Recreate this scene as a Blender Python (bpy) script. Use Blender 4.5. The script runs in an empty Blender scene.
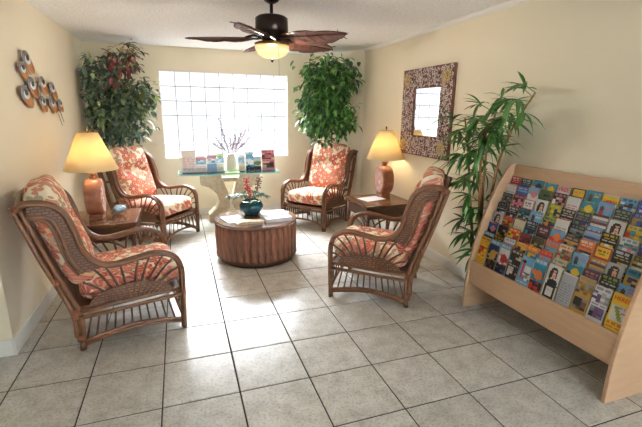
import bpy, bmesh, math, random
import numpy as np
from mathutils import Vector, Matrix
random.seed(7); rng = np.random.RandomState(11)
SC = bpy.context.scene
COL = SC.collection
PI = math.pi

# ------------------------------------------------------------------ camera
XL, XR, YB, H = -0.905, 2.676, 4.224, 2.376      # room planes (metres)
YC = 0.809                                       # outer corner where the left wall ends
XW, YF = -3.0, -4.6                              # far side / front of the lobby, behind the camera
T = 0.41                                         # floor tile pitch
cam_loc = Vector((0.1816, -2.0053, 1.5363))
yaw, pitch, roll = -0.335, 0.246, 0.012
F_PX = 404.83
r0 = Vector((math.cos(yaw), math.sin(yaw), 0)); f0 = Vector((-math.sin(yaw), math.cos(yaw), 0)); u0 = Vector((0, 0, 1))
fw = f0*math.cos(pitch)-u0*math.sin(pitch); up = u0*math.cos(pitch)+f0*math.sin(pitch)
rt = r0*math.cos(roll)+up*math.sin(roll); up = up*math.cos(roll)-r0*math.sin(roll)
cam = bpy.data.cameras.new('camera'); cam.sensor_width = 36; cam.lens = F_PX*36/642; cam.clip_start = 0.02
camo = bpy.data.objects.new('camera', cam); COL.objects.link(camo)
camo.matrix_world = Matrix(((rt.x, up.x, -fw.x, cam_loc.x), (rt.y, up.y, -fw.y, cam_loc.y), (rt.z, up.z, -fw.z, cam_loc.z), (0, 0, 0, 1)))
SC.camera = camo

# ------------------------------------------------------------------ world, light, exposure
W = bpy.data.worlds.new('world'); SC.world = W; W.use_nodes = True
bg = W.node_tree.nodes['Background']; bg.inputs[0].default_value = (0.95, 0.97, 1.0, 1); bg.inputs[1].default_value = 1.0
SC.view_settings.view_transform = 'Standard'; SC.view_settings.look = 'None'
SC.view_settings.gamma = 1; SC.view_settings.use_curve_mapping = False
SC.view_settings.exposure = 0.3
WINDOW_EMIT = 1.45
SKY_POWER = 9000.0
DOOR_POWER = 1750.0
LAMP_POWER = 5.0
FAN_EMIT = 1.5
FAN_POWER = 45.0

def area_light(name, loc, rot, sx, sy, power, color):
    l = bpy.data.lights.new(name, 'AREA'); l.shape = 'RECTANGLE'; l.size = sx; l.size_y = sy
    l.energy = power; l.color = color
    o = bpy.data.objects.new(name, l); COL.objects.link(o); o.location = loc; o.rotation_euler = rot
    return o
# daylight entering through the glazed entrance door in the front wall, behind the camera
area_light('entrance_daylight', (1.55, YF+0.03, 1.1), (PI/2, 0, PI), 1.7, 2.0, DOOR_POWER, (0.74, 0.86, 1.0))

# bright sky outside and above the glass block window
def aim(o, target): o.rotation_euler = (Vector(target)-o.location).to_track_quat('-Z', 'Y').to_euler()
aim(area_light('sky_daylight', (0.9, 6.5, 4.2), (0, 0, 0), 4.5, 2.6, SKY_POWER, (0.88, 0.94, 1.0)), (0.88, YB, 1.5))

# ------------------------------------------------------------------ materials
def lin(c):
    return tuple(((x/255)/12.92 if x/255 <= 0.04045 else ((x/255+0.055)/1.055)**2.4) for x in c)
MATS = {}
def nmat(name):
    m = bpy.data.materials.new(name); m.use_nodes = True
    nt = m.node_tree; b = nt.nodes['Principled BSDF']
    MATS[name] = m
    return m, nt, b
def N(nt, typ, **kw):
    n = nt.nodes.new(typ)
    for k, v in kw.items():
        if k.startswith('_'): setattr(n, k[1:], v)
        else: n.inputs[k].default_value = v
    return n
def ramp(nt, stops):
    n = nt.nodes.new('ShaderNodeValToRGB'); e = n.color_ramp.elements
    while len(e) < len(stops): e.new(0.5)
    for i, (p, c) in enumerate(stops):
        e[i].position = p; e[i].color = (*c, 1)
    return n
def simple(name, c, rough=0.5, var=0.12, scale=8.0, stretch=(1, 1, 1), bump=0.0, bscale=60.0, metal=0.0, spec=0.5, objrand=0.0):
    m, nt, b = nmat(name); L = nt.links
    c = lin(c)
    tc = N(nt, 'ShaderNodeTexCoord'); mp = N(nt, 'ShaderNodeMapping'); mp.inputs['Scale'].default_value = stretch
    L.new(tc.outputs['Object'], mp.inputs['Vector'])
    nz = N(nt, 'ShaderNodeTexNoise', Scale=scale, Detail=4.0); L.new(mp.outputs[0], nz.inputs['Vector'])
    rp = ramp(nt, [(0.3, tuple(x*(1-var) for x in c)), (0.7, tuple(min(1, x*(1+var)) for x in c))])
    L.new(nz.outputs['Fac'], rp.inputs[0])
    out = rp.outputs[0]
    if objrand:
        oi = N(nt, 'ShaderNodeObjectInfo'); mr = N(nt, 'ShaderNodeMapRange'); mr.inputs[3].default_value = 1-objrand; mr.inputs[4].default_value = 1+objrand
        L.new(oi.outputs['Random'], mr.inputs[0])
        mx = N(nt, 'ShaderNodeVectorMath', _operation='SCALE'); L.new(out, mx.inputs[0]); L.new(mr.outputs[0], mx.inputs['Scale']); out = mx.outputs[0]
    L.new(out, b.inputs['Base Color'])
    b.inputs['Roughness'].default_value = rough; b.inputs['Metallic'].default_value = metal
    b.inputs['Specular IOR Level'].default_value = spec
    if bump:
        n2 = N(nt, 'ShaderNodeTexNoise', Scale=bscale, Detail=3.0); L.new(mp.outputs[0], n2.inputs['Vector'])
        bp = N(nt, 'ShaderNodeBump', Strength=bump, Distance=0.01); L.new(n2.outputs['Fac'], bp.inputs['Height']); L.new(bp.outputs[0], b.inputs['Normal'])
    return m

simple('wall_paint', (239, 227, 201), 0.75, 0.02, 1.5, bump=0.12, bscale=90)
simple('ceiling_popcorn', (240, 239, 237), 0.9, 0.10, 45, bump=1.0, bscale=42)
simple('trim_white', (238, 236, 230), 0.45, 0.02, 3)
simple('grout', (46, 37, 31), 0.9, 0.15, 40)
simple('rattan', (110, 71, 44), 0.38, 0.28, 30, bump=0.15, bscale=90)
simple('rattan_dark', (84, 51, 32), 0.42, 0.25, 40, bump=0.2, bscale=120)
simple('binding', (124, 72, 44), 0.45, 0.2, 80, stretch=(1, 1, 4), bump=0.4, bscale=200)
simple('dark_wood', (74, 46, 30), 0.3, 0.3, 10, stretch=(1, 8, 8), bump=0.05)
simple('top_wood', (94, 60, 40), 0.22, 0.3, 8, stretch=(1, 7, 1))
simple('inlay_wood', (124, 84, 56), 0.22, 0.25, 9, stretch=(7, 1, 1))
simple('bark_slat', (118, 74, 52), 0.6, 0.6, 16, stretch=(3, 3, 0.5), bump=0.9, bscale=40, objrand=0.28)
simple('drum_top', (122, 84, 64), 0.12, 0.2, 6)
MATS['drum_top'].node_tree.nodes['Principled BSDF'].inputs['Coat Weight'].default_value = 1.0
simple('maple', (190, 154, 120), 0.42, 0.06, 5, stretch=(1, 1, 9))
simple('fan_bronze', (44, 34, 32), 0.3, 0.15, 20, metal=0.6)
simple('fan_blade', (88, 50, 36), 0.42, 0.25, 9, stretch=(1, 6, 1), bump=0.1)
simple('fan_rib', (70, 36, 26), 0.4, 0.1)
simple('stone', (198, 184, 158), 0.85, 0.16, 22, bump=0.7, bscale=34)
simple('lamp_clay', (150, 96, 72), 0.28, 0.4, 7, stretch=(1, 1, 2.2))
simple('lamp_face', (205, 160, 150), 0.18, 0.22, 9)
simple('lamp_star', (240, 228, 226), 0.2, 0.03)
simple('brass', (150, 110, 50), 0.3, 0.05, metal=1)
simple('pot_teal', (20, 74, 82), 0.12, 0.35, 10)
simple('pot_dark', (52, 42, 36), 0.5, 0.2, 8)
simple('soil', (50, 36, 26), 0.95, 0.3, 60, bump=0.6)
simple('trunk', (112, 86, 62), 0.8, 0.25, 30, stretch=(1, 1, 0.3), bump=0.4)
simple('cane_stem', (148, 104, 56), 0.6, 0.25, 20, bump=0.2)
simple('leaf_palm', (74, 122, 54), 0.4, 0.3, 6, objrand=0.45)
simple('leaf_house', (44, 92, 50), 0.4, 0.35, 30)
simple('flower_red', (214, 60, 54), 0.5, 0.2, 40)
simple('flower_rust', (120, 52, 44), 0.5, 0.2, 40)
simple('paper_white', (232, 232, 236), 0.5, 0.04, 30)
simple('paper_grey', (196, 198, 206), 0.4, 0.12, 40)
simple('paper_tan', (214, 196, 168), 0.6, 0.2, 30)
simple('art_amber', (190, 122, 54), 0.35, 0.25, 14, metal=0.3)
simple('art_silver', (150, 142, 140), 0.3, 0.3, 40, metal=0.7)
simple('art_black', (28, 24, 24), 0.35, 0.1)
simple('art_white', (232, 230, 226), 0.35, 0.06)
simple('mirror_board', (112, 70, 60), 0.5, 0.2, 20)
simple('mosaic_pale', (232, 220, 214), 0.35, 0.12, 40)
simple('mosaic_dark', (96, 62, 54), 0.4, 0.25, 40)
simple('mosaic_rose', (168, 128, 112), 0.35, 0.2, 40)
simple('flower_gold', (206, 178, 118), 0.4, 0.15, 40)
simple('blue_cloth', (140, 172, 196), 0.6, 0.15, 20, bump=0.3)
simple('sprig', (120, 116, 128), 0.8, 0.3, 40)
simple('sprig_pink', (176, 140, 146), 0.8, 0.25, 40)
simple('ceramic_white', (228, 226, 216), 0.25, 0.04, 12)
simple('book_green', (120, 170, 66), 0.5, 0.1)
simple('ink_red', (196, 44, 30), 0.5, 0.02)
simple('ink_white', (240, 238, 234), 0.5, 0.02)
simple('switch_plate', (236, 234, 228), 0.4, 0.01)
simple('door_frame', (220, 220, 218), 0.4, 0.02)

# mirror glass
m, nt, b = nmat('mirror_glass'); b.inputs['Metallic'].default_value = 1; b.inputs['Roughness'].default_value = 0.02; b.inputs['Base Color'].default_value = (0.92, 0.93, 0.93, 1)

# floor tile
m, nt, b = nmat('floor_tile'); L = nt.links
tc = N(nt, 'ShaderNodeTexCoord'); oi = N(nt, 'ShaderNodeObjectInfo')
ad = N(nt, 'ShaderNodeVectorMath', _operation='ADD'); L.new(tc.outputs['Object'], ad.inputs[0])
sc_ = N(nt, 'ShaderNodeVectorMath', _operation='SCALE'); L.new(oi.outputs['Location'], sc_.inputs[0]); sc_.inputs['Scale'].default_value = 3.7; L.new(sc_.outputs[0], ad.inputs[1])
n1 = N(nt, 'ShaderNodeTexNoise', Scale=9.0, Detail=6.0, Roughness=0.65); L.new(ad.outputs[0], n1.inputs['Vector'])
n2 = N(nt, 'ShaderNodeTexNoise', Scale=70.0, Detail=4.0); L.new(ad.outputs[0], n2.inputs['Vector'])
r1 = ramp(nt, [(0.3, lin((174, 167, 156))), (0.55, lin((203, 198, 189))), (0.75, lin((215, 211, 204)))]); L.new(n1.outputs['Fac'], r1.inputs[0])
r2 = ramp(nt, [(0.38, lin((165, 155, 142))), (0.5, (1, 1, 1))]); L.new(n2.outputs['Fac'], r2.inputs[0])
mx = N(nt, 'ShaderNodeMix', _data_type='RGBA', _blend_type='MULTIPLY'); mx.inputs[0].default_value = 0.38
L.new(r1.outputs[0], mx.inputs[6]); L.new(r2.outputs[0], mx.inputs[7])
mr = N(nt, 'ShaderNodeMapRange'); mr.inputs[3].default_value = 0.95; mr.inputs[4].default_value = 1.05; L.new(oi.outputs['Random'], mr.inputs[0])
sv = N(nt, 'ShaderNodeVectorMath', _operation='SCALE'); L.new(mx.outputs[2], sv.inputs[0]); L.new(mr.outputs[0], sv.inputs['Scale'])
L.new(sv.outputs[0], b.inputs['Base Color']); b.inputs['Roughness'].default_value = 0.3
bp = N(nt, 'ShaderNodeBump', Strength=0.25, Distance=0.004); n3 = N(nt, 'ShaderNodeTexNoise', Scale=28.0, Detail=3.0); L.new(ad.outputs[0], n3.inputs['Vector'])
L.new(n3.outputs['Fac'], bp.inputs['Height']); L.new(bp.outputs[0], b.inputs['Normal'])

# floral cushion cloth: petalled flowers and small leaves printed on cream
m, nt, b = nmat('floral_cloth'); L = nt.links
tc = N(nt, 'ShaderNodeTexCoord'); sx = N(nt, 'ShaderNodeSeparateXYZ'); L.new(tc.outputs['Object'], sx.inputs[0])
def mth(op, a, c=None, clamp=False):
    n = N(nt, 'ShaderNodeMath', _operation=op); n.use_clamp = clamp
    for i, v in enumerate((a, c)):
        if v is None: continue
        if isinstance(v, (int, float)): n.inputs[i].default_value = v
        else: L.new(v, n.inputs[i])
    return n.outputs[0]
cx_ = N(nt, 'ShaderNodeCombineXYZ')
L.new(mth('ADD', sx.outputs[0], mth('MULTIPLY', sx.outputs[2], 0.8)), cx_.inputs[0]); L.new(mth('ADD', sx.outputs[1], mth('MULTIPLY', sx.outputs[2], 0.6)), cx_.inputs[1])
def mixc(fac, a, c):
    n = N(nt, 'ShaderNodeMix', _data_type='RGBA'); n.clamp_factor = True
    for k, v in ((0, fac), (6, a), (7, c)):
        if isinstance(v, tuple): n.inputs[k].default_value = (*v, 1)
        elif isinstance(v, float): n.inputs[k].default_value = v
        else: L.new(v, n.inputs[k])
    return n.outputs[2]
def flowers(scale, petals, rad, edge, keep, off):
    """mask, vein mask and random per-cell values for one layer of printed blossoms"""
    ad = N(nt, 'ShaderNodeVectorMath', _operation='ADD'); ad.inputs[1].default_value = (off, off*1.7, 0); L.new(cx_.outputs[0], ad.inputs[0])
    v = N(nt, 'ShaderNodeTexVoronoi', Scale=scale); v.voronoi_dimensions = '2D'; v.inputs['Randomness'].default_value = 0.75; L.new(ad.outputs[0], v.inputs['Vector'])
    d = N(nt, 'ShaderNodeVectorMath', _operation='SUBTRACT'); L.new(ad.outputs[0], d.inputs[0]); L.new(v.outputs['Position'], d.inputs[1])
    sp = N(nt, 'ShaderNodeSeparateXYZ'); L.new(d.outputs[0], sp.inputs[0]); sc = N(nt, 'ShaderNodeSeparateColor'); L.new(v.outputs['Color'], sc.inputs[0])
    an = mth('ADD', mth('ARCTAN2', sp.outputs[1], sp.outputs[0]), mth('MULTIPLY', sc.outputs[2], 6.28))
    ln = N(nt, 'ShaderNodeVectorMath', _operation='LENGTH'); L.new(d.outputs[0], ln.inputs[0])
    pr = mth('ADD', mth('MULTIPLY', mth('ABSOLUTE', mth('COSINE', mth('MULTIPLY', an, petals/2))), rad*(1-edge)), rad*edge)
    mask = mth('MULTIPLY', mth('MULTIPLY', mth('SUBTRACT', pr, ln.outputs['Value']), 400.0, True), mth('LESS_THAN', sc.outputs[0], keep))
    mask = mth('MINIMUM', mth('MAXIMUM', mask, 0.0), 1.0)
    vein = mth('MULTIPLY', mth('GREATER_THAN', mth('COSINE', mth('MULTIPLY', an, petals*2.0)), 0.55), mth('LESS_THAN', mth('MULTIPLY', pr, 0.35), ln.outputs['Value']))
    core = mth('LESS_THAN', ln.outputs['Value'], rad*0.22)
    return mask, vein, core, sc
m2_, ve2, co2, sc2 = flowers(15.0, 3, 0.042, 0.25, 0.75, 0.37)
h2 = ramp(nt, [(0.0, lin((186, 150, 110))), (0.4, lin((206, 132, 104))), (0.7, lin((168, 156, 126))), (1.0, lin((190, 110, 90)))]); L.new(sc2.outputs[1], h2.inputs[0])
lay = mixc(m2_, lin((236, 220, 190)), h2.outputs[0])
m1_, ve1, co1, sc1 = flowers(8.0, 5, 0.082, 0.55, 0.82, 0.0)
h1 = ramp(nt, [(0.0, lin((188, 78, 54))), (0.35, lin((200, 98, 70))), (0.65, lin((208, 128, 106))), (0.9, lin((170, 66, 54)))]); L.new(sc1.outputs[1], h1.inputs[0])
f1 = mixc(mth('MULTIPLY', ve1, 0.6), h1.outputs[0], lin((232, 186, 160))); f1 = mixc(co1, f1, lin((226, 196, 150)))
fin = mixc(m1_, lay, f1)
L.new(fin, b.inputs['Base Color']); b.inputs['Roughness'].default_value = 0.85
n4 = N(nt, 'ShaderNodeTexNoise', Scale=300.0); bp = N(nt, 'ShaderNodeBump', Strength=0.15, Distance=0.003); L.new(tc.outputs['Object'], n4.inputs['Vector']); L.new(n4.outputs['Fac'], bp.inputs['Height']); L.new(bp.outputs[0], b.inputs['Normal'])

# wicker weave
m, nt, b = nmat('wicker'); L = nt.links
tc = N(nt, 'ShaderNodeTexCoord'); mp = N(nt, 'ShaderNodeMapping'); mp.inputs['Rotation'].default_value = (PI/2, 0, 0); L.new(tc.outputs['Object'], mp.inputs['Vector'])
br = N(nt, 'ShaderNodeTexBrick', Scale=14.0); br.inputs['Color1'].default_value = (*lin((148, 102, 70)), 1); br.inputs['Color2'].default_value = (*lin((122, 80, 52)), 1); br.inputs['Mortar'].default_value = (*lin((66, 40, 26)), 1)
br.inputs['Mortar Size'].default_value = 0.05; L.new(mp.outputs[0], br.inputs['Vector'])
L.new(br.outputs['Color'], b.inputs['Base Color']); b.inputs['Roughness'].default_value = 0.5
bp = N(nt, 'ShaderNodeBump', Strength=0.7, Distance=0.006); bp.invert = True; L.new(br.outputs['Fac'], bp.inputs['Height']); L.new(bp.outputs[0], b.inputs['Normal'])

# printed paper / foliage, colour stored per face
def attr_mat(name, rough, trans=0.0):
    m, nt, b = nmat(name); L = nt.links
    a = N(nt, 'ShaderNodeAttribute', _attribute_name='Col'); L.new(a.outputs['Color'], b.inputs['Base Color']); b.inputs['Roughness'].default_value = rough
    return m
attr_mat('print', 0.55); attr_mat('foliage', 0.45)

# lamp shade: translucent fabric
m, nt, b = nmat('shade_fabric'); L = nt.links
tr = N(nt, 'ShaderNodeBsdfTranslucent'); tr.inputs[0].default_value = (*lin((252, 232, 186)), 1)
df = N(nt, 'ShaderNodeBsdfDiffuse'); df.inputs[0].default_value = (*lin((238, 222, 180)), 1)
ms_ = N(nt, 'ShaderNodeMixShader'); ms_.inputs[0].default_value = 0.38; L.new(df.outputs[0], ms_.inputs[1]); L.new(tr.outputs[0], ms_.inputs[2])
L.new(ms_.outputs[0], nt.nodes['Material Output'].inputs[0])

def emit_mat(name, c, s, noise=0.0, scale=5.0):
    m, nt, b = nmat(name); L = nt.links
    em = N(nt, 'ShaderNodeEmission'); em.inputs[1].default_value = s; em.inputs[0].default_value = (*lin(c), 1)
    if noise:
        tc = N(nt, 'ShaderNodeTexCoord'); nz = N(nt, 'ShaderNodeTexNoise', Scale=scale, Detail=3.0, Distortion=1.5); L.new(tc.outputs['Object'], nz.inputs['Vector'])
        rp = ramp(nt, [(0.3, tuple(x*(1-noise) for x in lin(c))), (0.6, lin(c))]); L.new(nz.outputs['Fac'], rp.inputs[0]); L.new(rp.outputs[0], em.inputs[0])
    gl = N(nt, 'ShaderNodeBsdfGlossy'); gl.inputs['Roughness'].default_value = 0.1
    mx = N(nt, 'ShaderNodeMixShader'); mx.inputs[0].default_value = 0.04
    L.new(em.outputs[0], mx.inputs[1]); L.new(gl.outputs[0], mx.inputs[2]); L.new(mx.outputs[0], nt.nodes['Material Output'].inputs[0])
emit_mat('glass_block', (246, 249, 255), WINDOW_EMIT, 0.25, 16.0)
nt = MATS['glass_block'].node_tree; L = nt.links     # half of the light passes straight through the block
o_ = nt.nodes['Material Output']; src_ = o_.inputs[0].links[0].from_socket
tp_ = N(nt, 'ShaderNodeBsdfTransparent'); mx = N(nt, 'ShaderNodeMixShader'); mx.inputs[0].default_value = 0.5
L.new(src_, mx.inputs[1]); L.new(tp_.outputs[0], mx.inputs[2]); L.new(mx.outputs[0], o_.inputs[0])
m, nt, b = nmat('fan_glass'); L = nt.links     # lit alabaster glass: glows, and lets part of the bulb's light through
em = N(nt, 'ShaderNodeEmission'); em.inputs[0].default_value = (*lin((255, 222, 158)), 1); em.inputs[1].default_value = FAN_EMIT
tp_ = N(nt, 'ShaderNodeBsdfTransparent'); tp_.inputs[0].default_value = (1, 0.97, 0.92, 1); mx = N(nt, 'ShaderNodeMixShader'); mx.inputs[0].default_value = 0.6
L.new(em.outputs[0], mx.inputs[1]); L.new(tp_.outputs[0], mx.inputs[2]); L.new(mx.outputs[0], nt.nodes['Material Output'].inputs[0])
emit_mat('bulb', (255, 220, 160), 20.0)
simple('mortar', (140, 142, 146), 0.7, 0.05)

def glass_mat(name, tint, fac):
    m, nt, b = nmat(name); L = nt.links
    t = N(nt, 'ShaderNodeBsdfTransparent'); t.inputs[0].default_value = (*tint, 1)
    g = N(nt, 'ShaderNodeBsdfGlossy'); g.inputs['Roughness'].default_value = 0.03
    fr = N(nt, 'ShaderNodeFresnel', IOR=1.5); mx = N(nt, 'ShaderNodeMixShader')
    ad = N(nt, 'ShaderNodeMath', _operation='ADD'); ad.inputs[1].default_value = fac; L.new(fr.outputs[0], ad.inputs[0]); ad.use_clamp = True
    L.new(ad.outputs[0], mx.inputs[0]); L.new(t.outputs[0], mx.inputs[1]); L.new(g.outputs[0], mx.inputs[2]); L.new(mx.outputs[0], nt.nodes['Material Output'].inputs[0])
glass_mat('clear_acrylic', (0.96, 0.97, 0.98), 0.0)
glass_mat('table_glass', (0.93, 0.98, 0.97), 0.05)
simple('glass_edge', (150, 208, 204), 0.15, 0.08, 20)

# ------------------------------------------------------------------ mesh helpers
def cr(pts, n):
    """Catmull-Rom resample of a polyline to n points"""
    P = [Vector(p) for p in pts]
    if len(P) == 2: return [P[0].lerp(P[1], i/(n-1)) for i in range(n)]
    P = [P[0]*2-P[1]] + P + [P[-1]*2-P[-2]]
    out = []; m = len(P)-3
    for i in range(n):
        t = i/(n-1)*m; k = min(int(t), m-1); t -= k
        a, b, c, d = P[k:k+4]
        out.append(0.5*((2*b)+(c-a)*t+(2*a-5*b+4*c-d)*t*t+(3*b-a-3*c+d)*t**3))
    return out
class MB:
    def __init__(s): s.v = []; s.f = []; s.m = []; s.c = []
    def add(s, v, f, mi=0, col=None):
        o = len(s.v); s.v += [tuple(x) for x in v]
        for q in f: s.f.append(tuple(i+o for i in q)); s.m.append(mi); s.c.append(col)
        return s
    def box(s, a, b, mi=0, col=None):
        x0, y0, z0 = a; x1, y1, z1 = b
        v = [(x0, y0, z0), (x1, y0, z0), (x1, y1, z0), (x0, y1, z0), (x0, y0, z1), (x1, y0, z1), (x1, y1, z1), (x0, y1, z1)]
        return s.add(v, [(0, 3, 2, 1), (4, 5, 6, 7), (0, 1, 5, 4), (1, 2, 6, 5), (2, 3, 7, 6), (3, 0, 4, 7)], mi, col)
    def tube(s, pts, r, n=8, smooth=0, mi=0, taper=None, col=None):
        P = cr(pts, smooth) if smooth else [Vector(p) for p in pts]
        k = len(P); ref = None; V = []
        for i, p in enumerate(P):
            t = (P[min(i+1, k-1)]-P[max(i-1, 0)])
            t = t.normalized() if t.length > 1e-9 else Vector((0, 0, 1))
            if ref is None:
                ref = Vector((0, 0, 1)) if abs(t.z) < 0.9 else Vector((1, 0, 0))
            a = (ref-t*ref.dot(t)).normalized(); ref = a; b = t.cross(a)
            rr = r*(taper[0]+(taper[1]-taper[0])*i/(k-1)) if taper else r
            for j in range(n):
                an = 2*PI*j/n; V.append(p+(a*math.cos(an)+b*math.sin(an))*rr)
        Fs = [(i*n+j, i*n+(j+1) % n, (i+1)*n+(j+1) % n, (i+1)*n+j) for i in range(k-1) for j in range(n)]
        Fs += [tuple(range(n-1, -1, -1)), tuple((k-1)*n+j for j in range(n))]
        return s.add(V, Fs, mi, col)
    def lathe(s, prof, n=32, mi=0, c=(0, 0), cap=True):
        V = []; k = len(prof)
        for r, z in prof:
            for j in range(n):
                an = 2*PI*j/n; V.append((c[0]+r*math.cos(an), c[1]+r*math.sin(an), z))
        Fs = [(i*n+j, i*n+(j+1) % n, (i+1)*n+(j+1) % n, (i+1)*n+j) for i in range(k-1) for j in range(n)]
        if cap: Fs += [tuple(range(n-1, -1, -1)), tuple((k-1)*n+j for j in range(n))]
        return s.add(V, Fs, mi)
    def prism(s, poly, axis, a, b, mi=0):
        """poly: 2-D outline; axis: 0/1/2 extrusion axis, from a to b"""
        def mk(p, h):
            if axis == 0: return (h, p[0], p[1])
            if axis == 1: return (p[0], h, p[1])
            return (p[0], p[1], h)
        n = len(poly); V = [mk(p, a) for p in poly]+[mk(p, b) for p in poly]
        Fs = [tuple(range(n)), tuple(range(2*n-1, n-1, -1))]+[(i, i+n, (i+1) % n+n, (i+1) % n) for i in range(n)]
        return s.add(V, Fs, mi)
    def build(s, name, mats, parent=None, smooth=False, bevel=0.0, loc=None, rot=None):
        me = bpy.data.meshes.new(name); me.from_pydata(s.v, [], s.f); me.validate(); me.update()
        if not isinstance(mats, (list, tuple)): mats = [mats]
        for q in mats: me.materials.append(MATS[q])
        if len(mats) > 1 and len(me.polygons) == len(s.m):
            me.polygons.foreach_set('material_index', s.m)
        if any(c is not None for c in s.c):
            at = me.color_attributes.new('Col', 'FLOAT_COLOR', 'CORNER'); li = 0
            buf = []
            for p, c in zip(me.polygons, s.c):
                buf += [*(c or (1, 1, 1)), 1.0]*p.loop_total
            at.data.foreach_set('color', buf)
        bm = bmesh.new(); bm.from_mesh(me); bmesh.ops.recalc_face_normals(bm, faces=bm.faces); bm.to_mesh(me); bm.free()
        if smooth: me.polygons.foreach_set('use_smooth', [True]*len(me.polygons))
        o = bpy.data.objects.new(name, me); COL.objects.link(o)
        if parent: o.parent = parent
        if loc is not None: o.location = loc
        if rot is not None: o.rotation_euler = rot
        if bevel:
            bv = o.modifiers.new('bevel', 'BEVEL'); bv.width = bevel; bv.segments = 2; bv.limit_method = 'ANGLE'; bv.angle_limit = 0.6
        return o
def tag(o, label=None, cat=None, group=None, kind=None):
    if label: o['label'] = label
    if cat: o['category'] = cat
    if group: o['group'] = group
    if kind: o['kind'] = kind
    return o
def thing(name, label, cat, loc=(0, 0, 0), rz=0, group=None):
    o = bpy.data.objects.new(name, None); COL.objects.link(o); o.location = loc; o.rotation_euler = (0, 0, rz); o.empty_display_size = 0.1
    return tag(o, label, cat, group)
def link_copy(o, parent=None, loc=None, rot=None):
    c = o.copy(); COL.objects.link(c); c.parent = parent
    if loc is not None: c.location = loc
    if rot is not None: c.rotation_euler = rot
    return c
def copy_tree(o, parent=None):
    c = o.copy(); COL.objects.link(c); c.parent = parent
    for ch in list(o.children): copy_tree(ch, c)
    return c
def struct(o): o['kind'] = 'structure'; return o

# ------------------------------------------------------------------ room shell
TH = 0.10
fl = struct(MB().box((XW, YF, -0.06), (XR, YB, -0.004)).build('floor', 'grout'))
GAP = 0.004
tile_cache = {}; far_tiles = MB()
for i in range(-8, 7):
    for j in range(-12, 11):
        x0, x1 = max(i*T, XW)+GAP, min((i+1)*T, XR)-GAP
        y0, y1 = max(j*T, YF)+GAP, min((j+1)*T, YB)-GAP
        if x1-x0 < 0.02 or y1-y0 < 0.02: continue
        if (i+1)*T <= XL+0.01 and j*T > YC: continue
        if j < -8:
            far_tiles.box((x0, y0, -0.006), (x1, y1, 0)); continue
        key = (round(x1-x0, 3), round(y1-y0, 3))
        cx, cy = (x0+x1)/2, (y0+y1)/2
        if key not in tile_cache:
            w, h = (x1-x0)/2, (y1-y0)/2; e = 0.003
            V = [(-w, -h, -0.006), (w, -h, -0.006), (w, h, -0.006), (-w, h, -0.006), (-w, -h, -0.002), (w, -h, -0.002), (w, h, -0.002), (-w, h, -0.002),
                 (-w+e, -h+e, 0), (w-e, -h+e, 0), (w-e, h-e, 0), (-w+e, h-e, 0)]
            Fc = [(8, 9, 10, 11)]+[(k, (k+1) % 4, (k+1) % 4+4, k+4) for k in range(4)]+[(k+4, (k+1) % 4+4, (k+1) % 4+8, k+8) for k in range(4)]
            o = MB().add(V, Fc).build('tile', 'floor_tile', fl, loc=(cx, cy, 0)); tile_cache[key] = o
        else:
            link_copy(tile_cache[key], fl, (cx, cy, 0))
tag(far_tiles.build('far_tiles', 'floor_tile', fl), kind='stuff')
struct(MB().box((XW-TH, YF-TH, H), (XR+TH, YB+TH, H+0.08)).build('ceiling', 'ceiling_popcorn'))
# left wall: one L-shaped solid with the outer corner at (XL, YC)
struct(MB().prism([(XL, YC), (XL, YB), (XL-TH, YB), (XL-TH, YC+TH), (XW, YC+TH), (XW, YC)], 2, 0, H).build('wall_left', 'wall_paint'))
struct(MB().box((XR, YF, 0), (XR+TH, YB, H)).build('wall_right', 'wall_paint'))
DX0, DY0, DX1, DY1 = 2.22, YB, XR, 3.40          # angled wall across the far corner
struct(MB().prism([(DX0, DY0), (DX1, DY1), (XR, YB)], 2, 0, H).build('wall_corner', 'wall_paint'))
WX0, WX1, WZ0, WZ1 = -0.02, 1.785, 0.868, 2.058     # glass block opening
b = MB(); b.box((XL-TH, YB, 0), (WX0, YB+TH, H)); b.box((WX1, YB, 0), (XR+TH, YB+TH, H)); b.box((WX0, YB, 0), (WX1, YB+TH, WZ0)); b.box((WX0, YB, WZ1), (WX1, YB+TH, H))
struct(b.build('wall_back', 'wall_paint'))
b = MB(); b.box((XW-TH, YF-TH, 0), (0.65, YF, H)); b.box((2.45, YF-TH, 0), (XR+TH, YF, H)); b.box((0.65, YF-TH, 2.15), (2.45, YF, H))
struct(b.build('wall_front', 'wall_paint'))
struct(MB().box((XW-TH, YF, 0), (XW, YC+TH, H)).build('wall_side', 'wall_paint'))
d = struct(MB().box((0.65, YF-0.07, 0), (0.70, YF, 2.15)).box((2.40, YF-0.07, 0), (2.45, YF, 2.15)).box((0.70, YF-0.07, 2.1), (2.40, YF, 2.15)).box((1.53, YF-0.07, 0), (1.57, YF, 2.1)).build('door_1', 'door_frame'))
MB().box((0.70, YF-0.05, 0), (1.53, YF-0.04, 2.1)).build('pane', 'clear_acrylic', d)
MB().box((1.57, YF-0.05, 0), (2.40, YF-0.04, 2.1)).build('pane', 'clear_acrylic', d)
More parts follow.
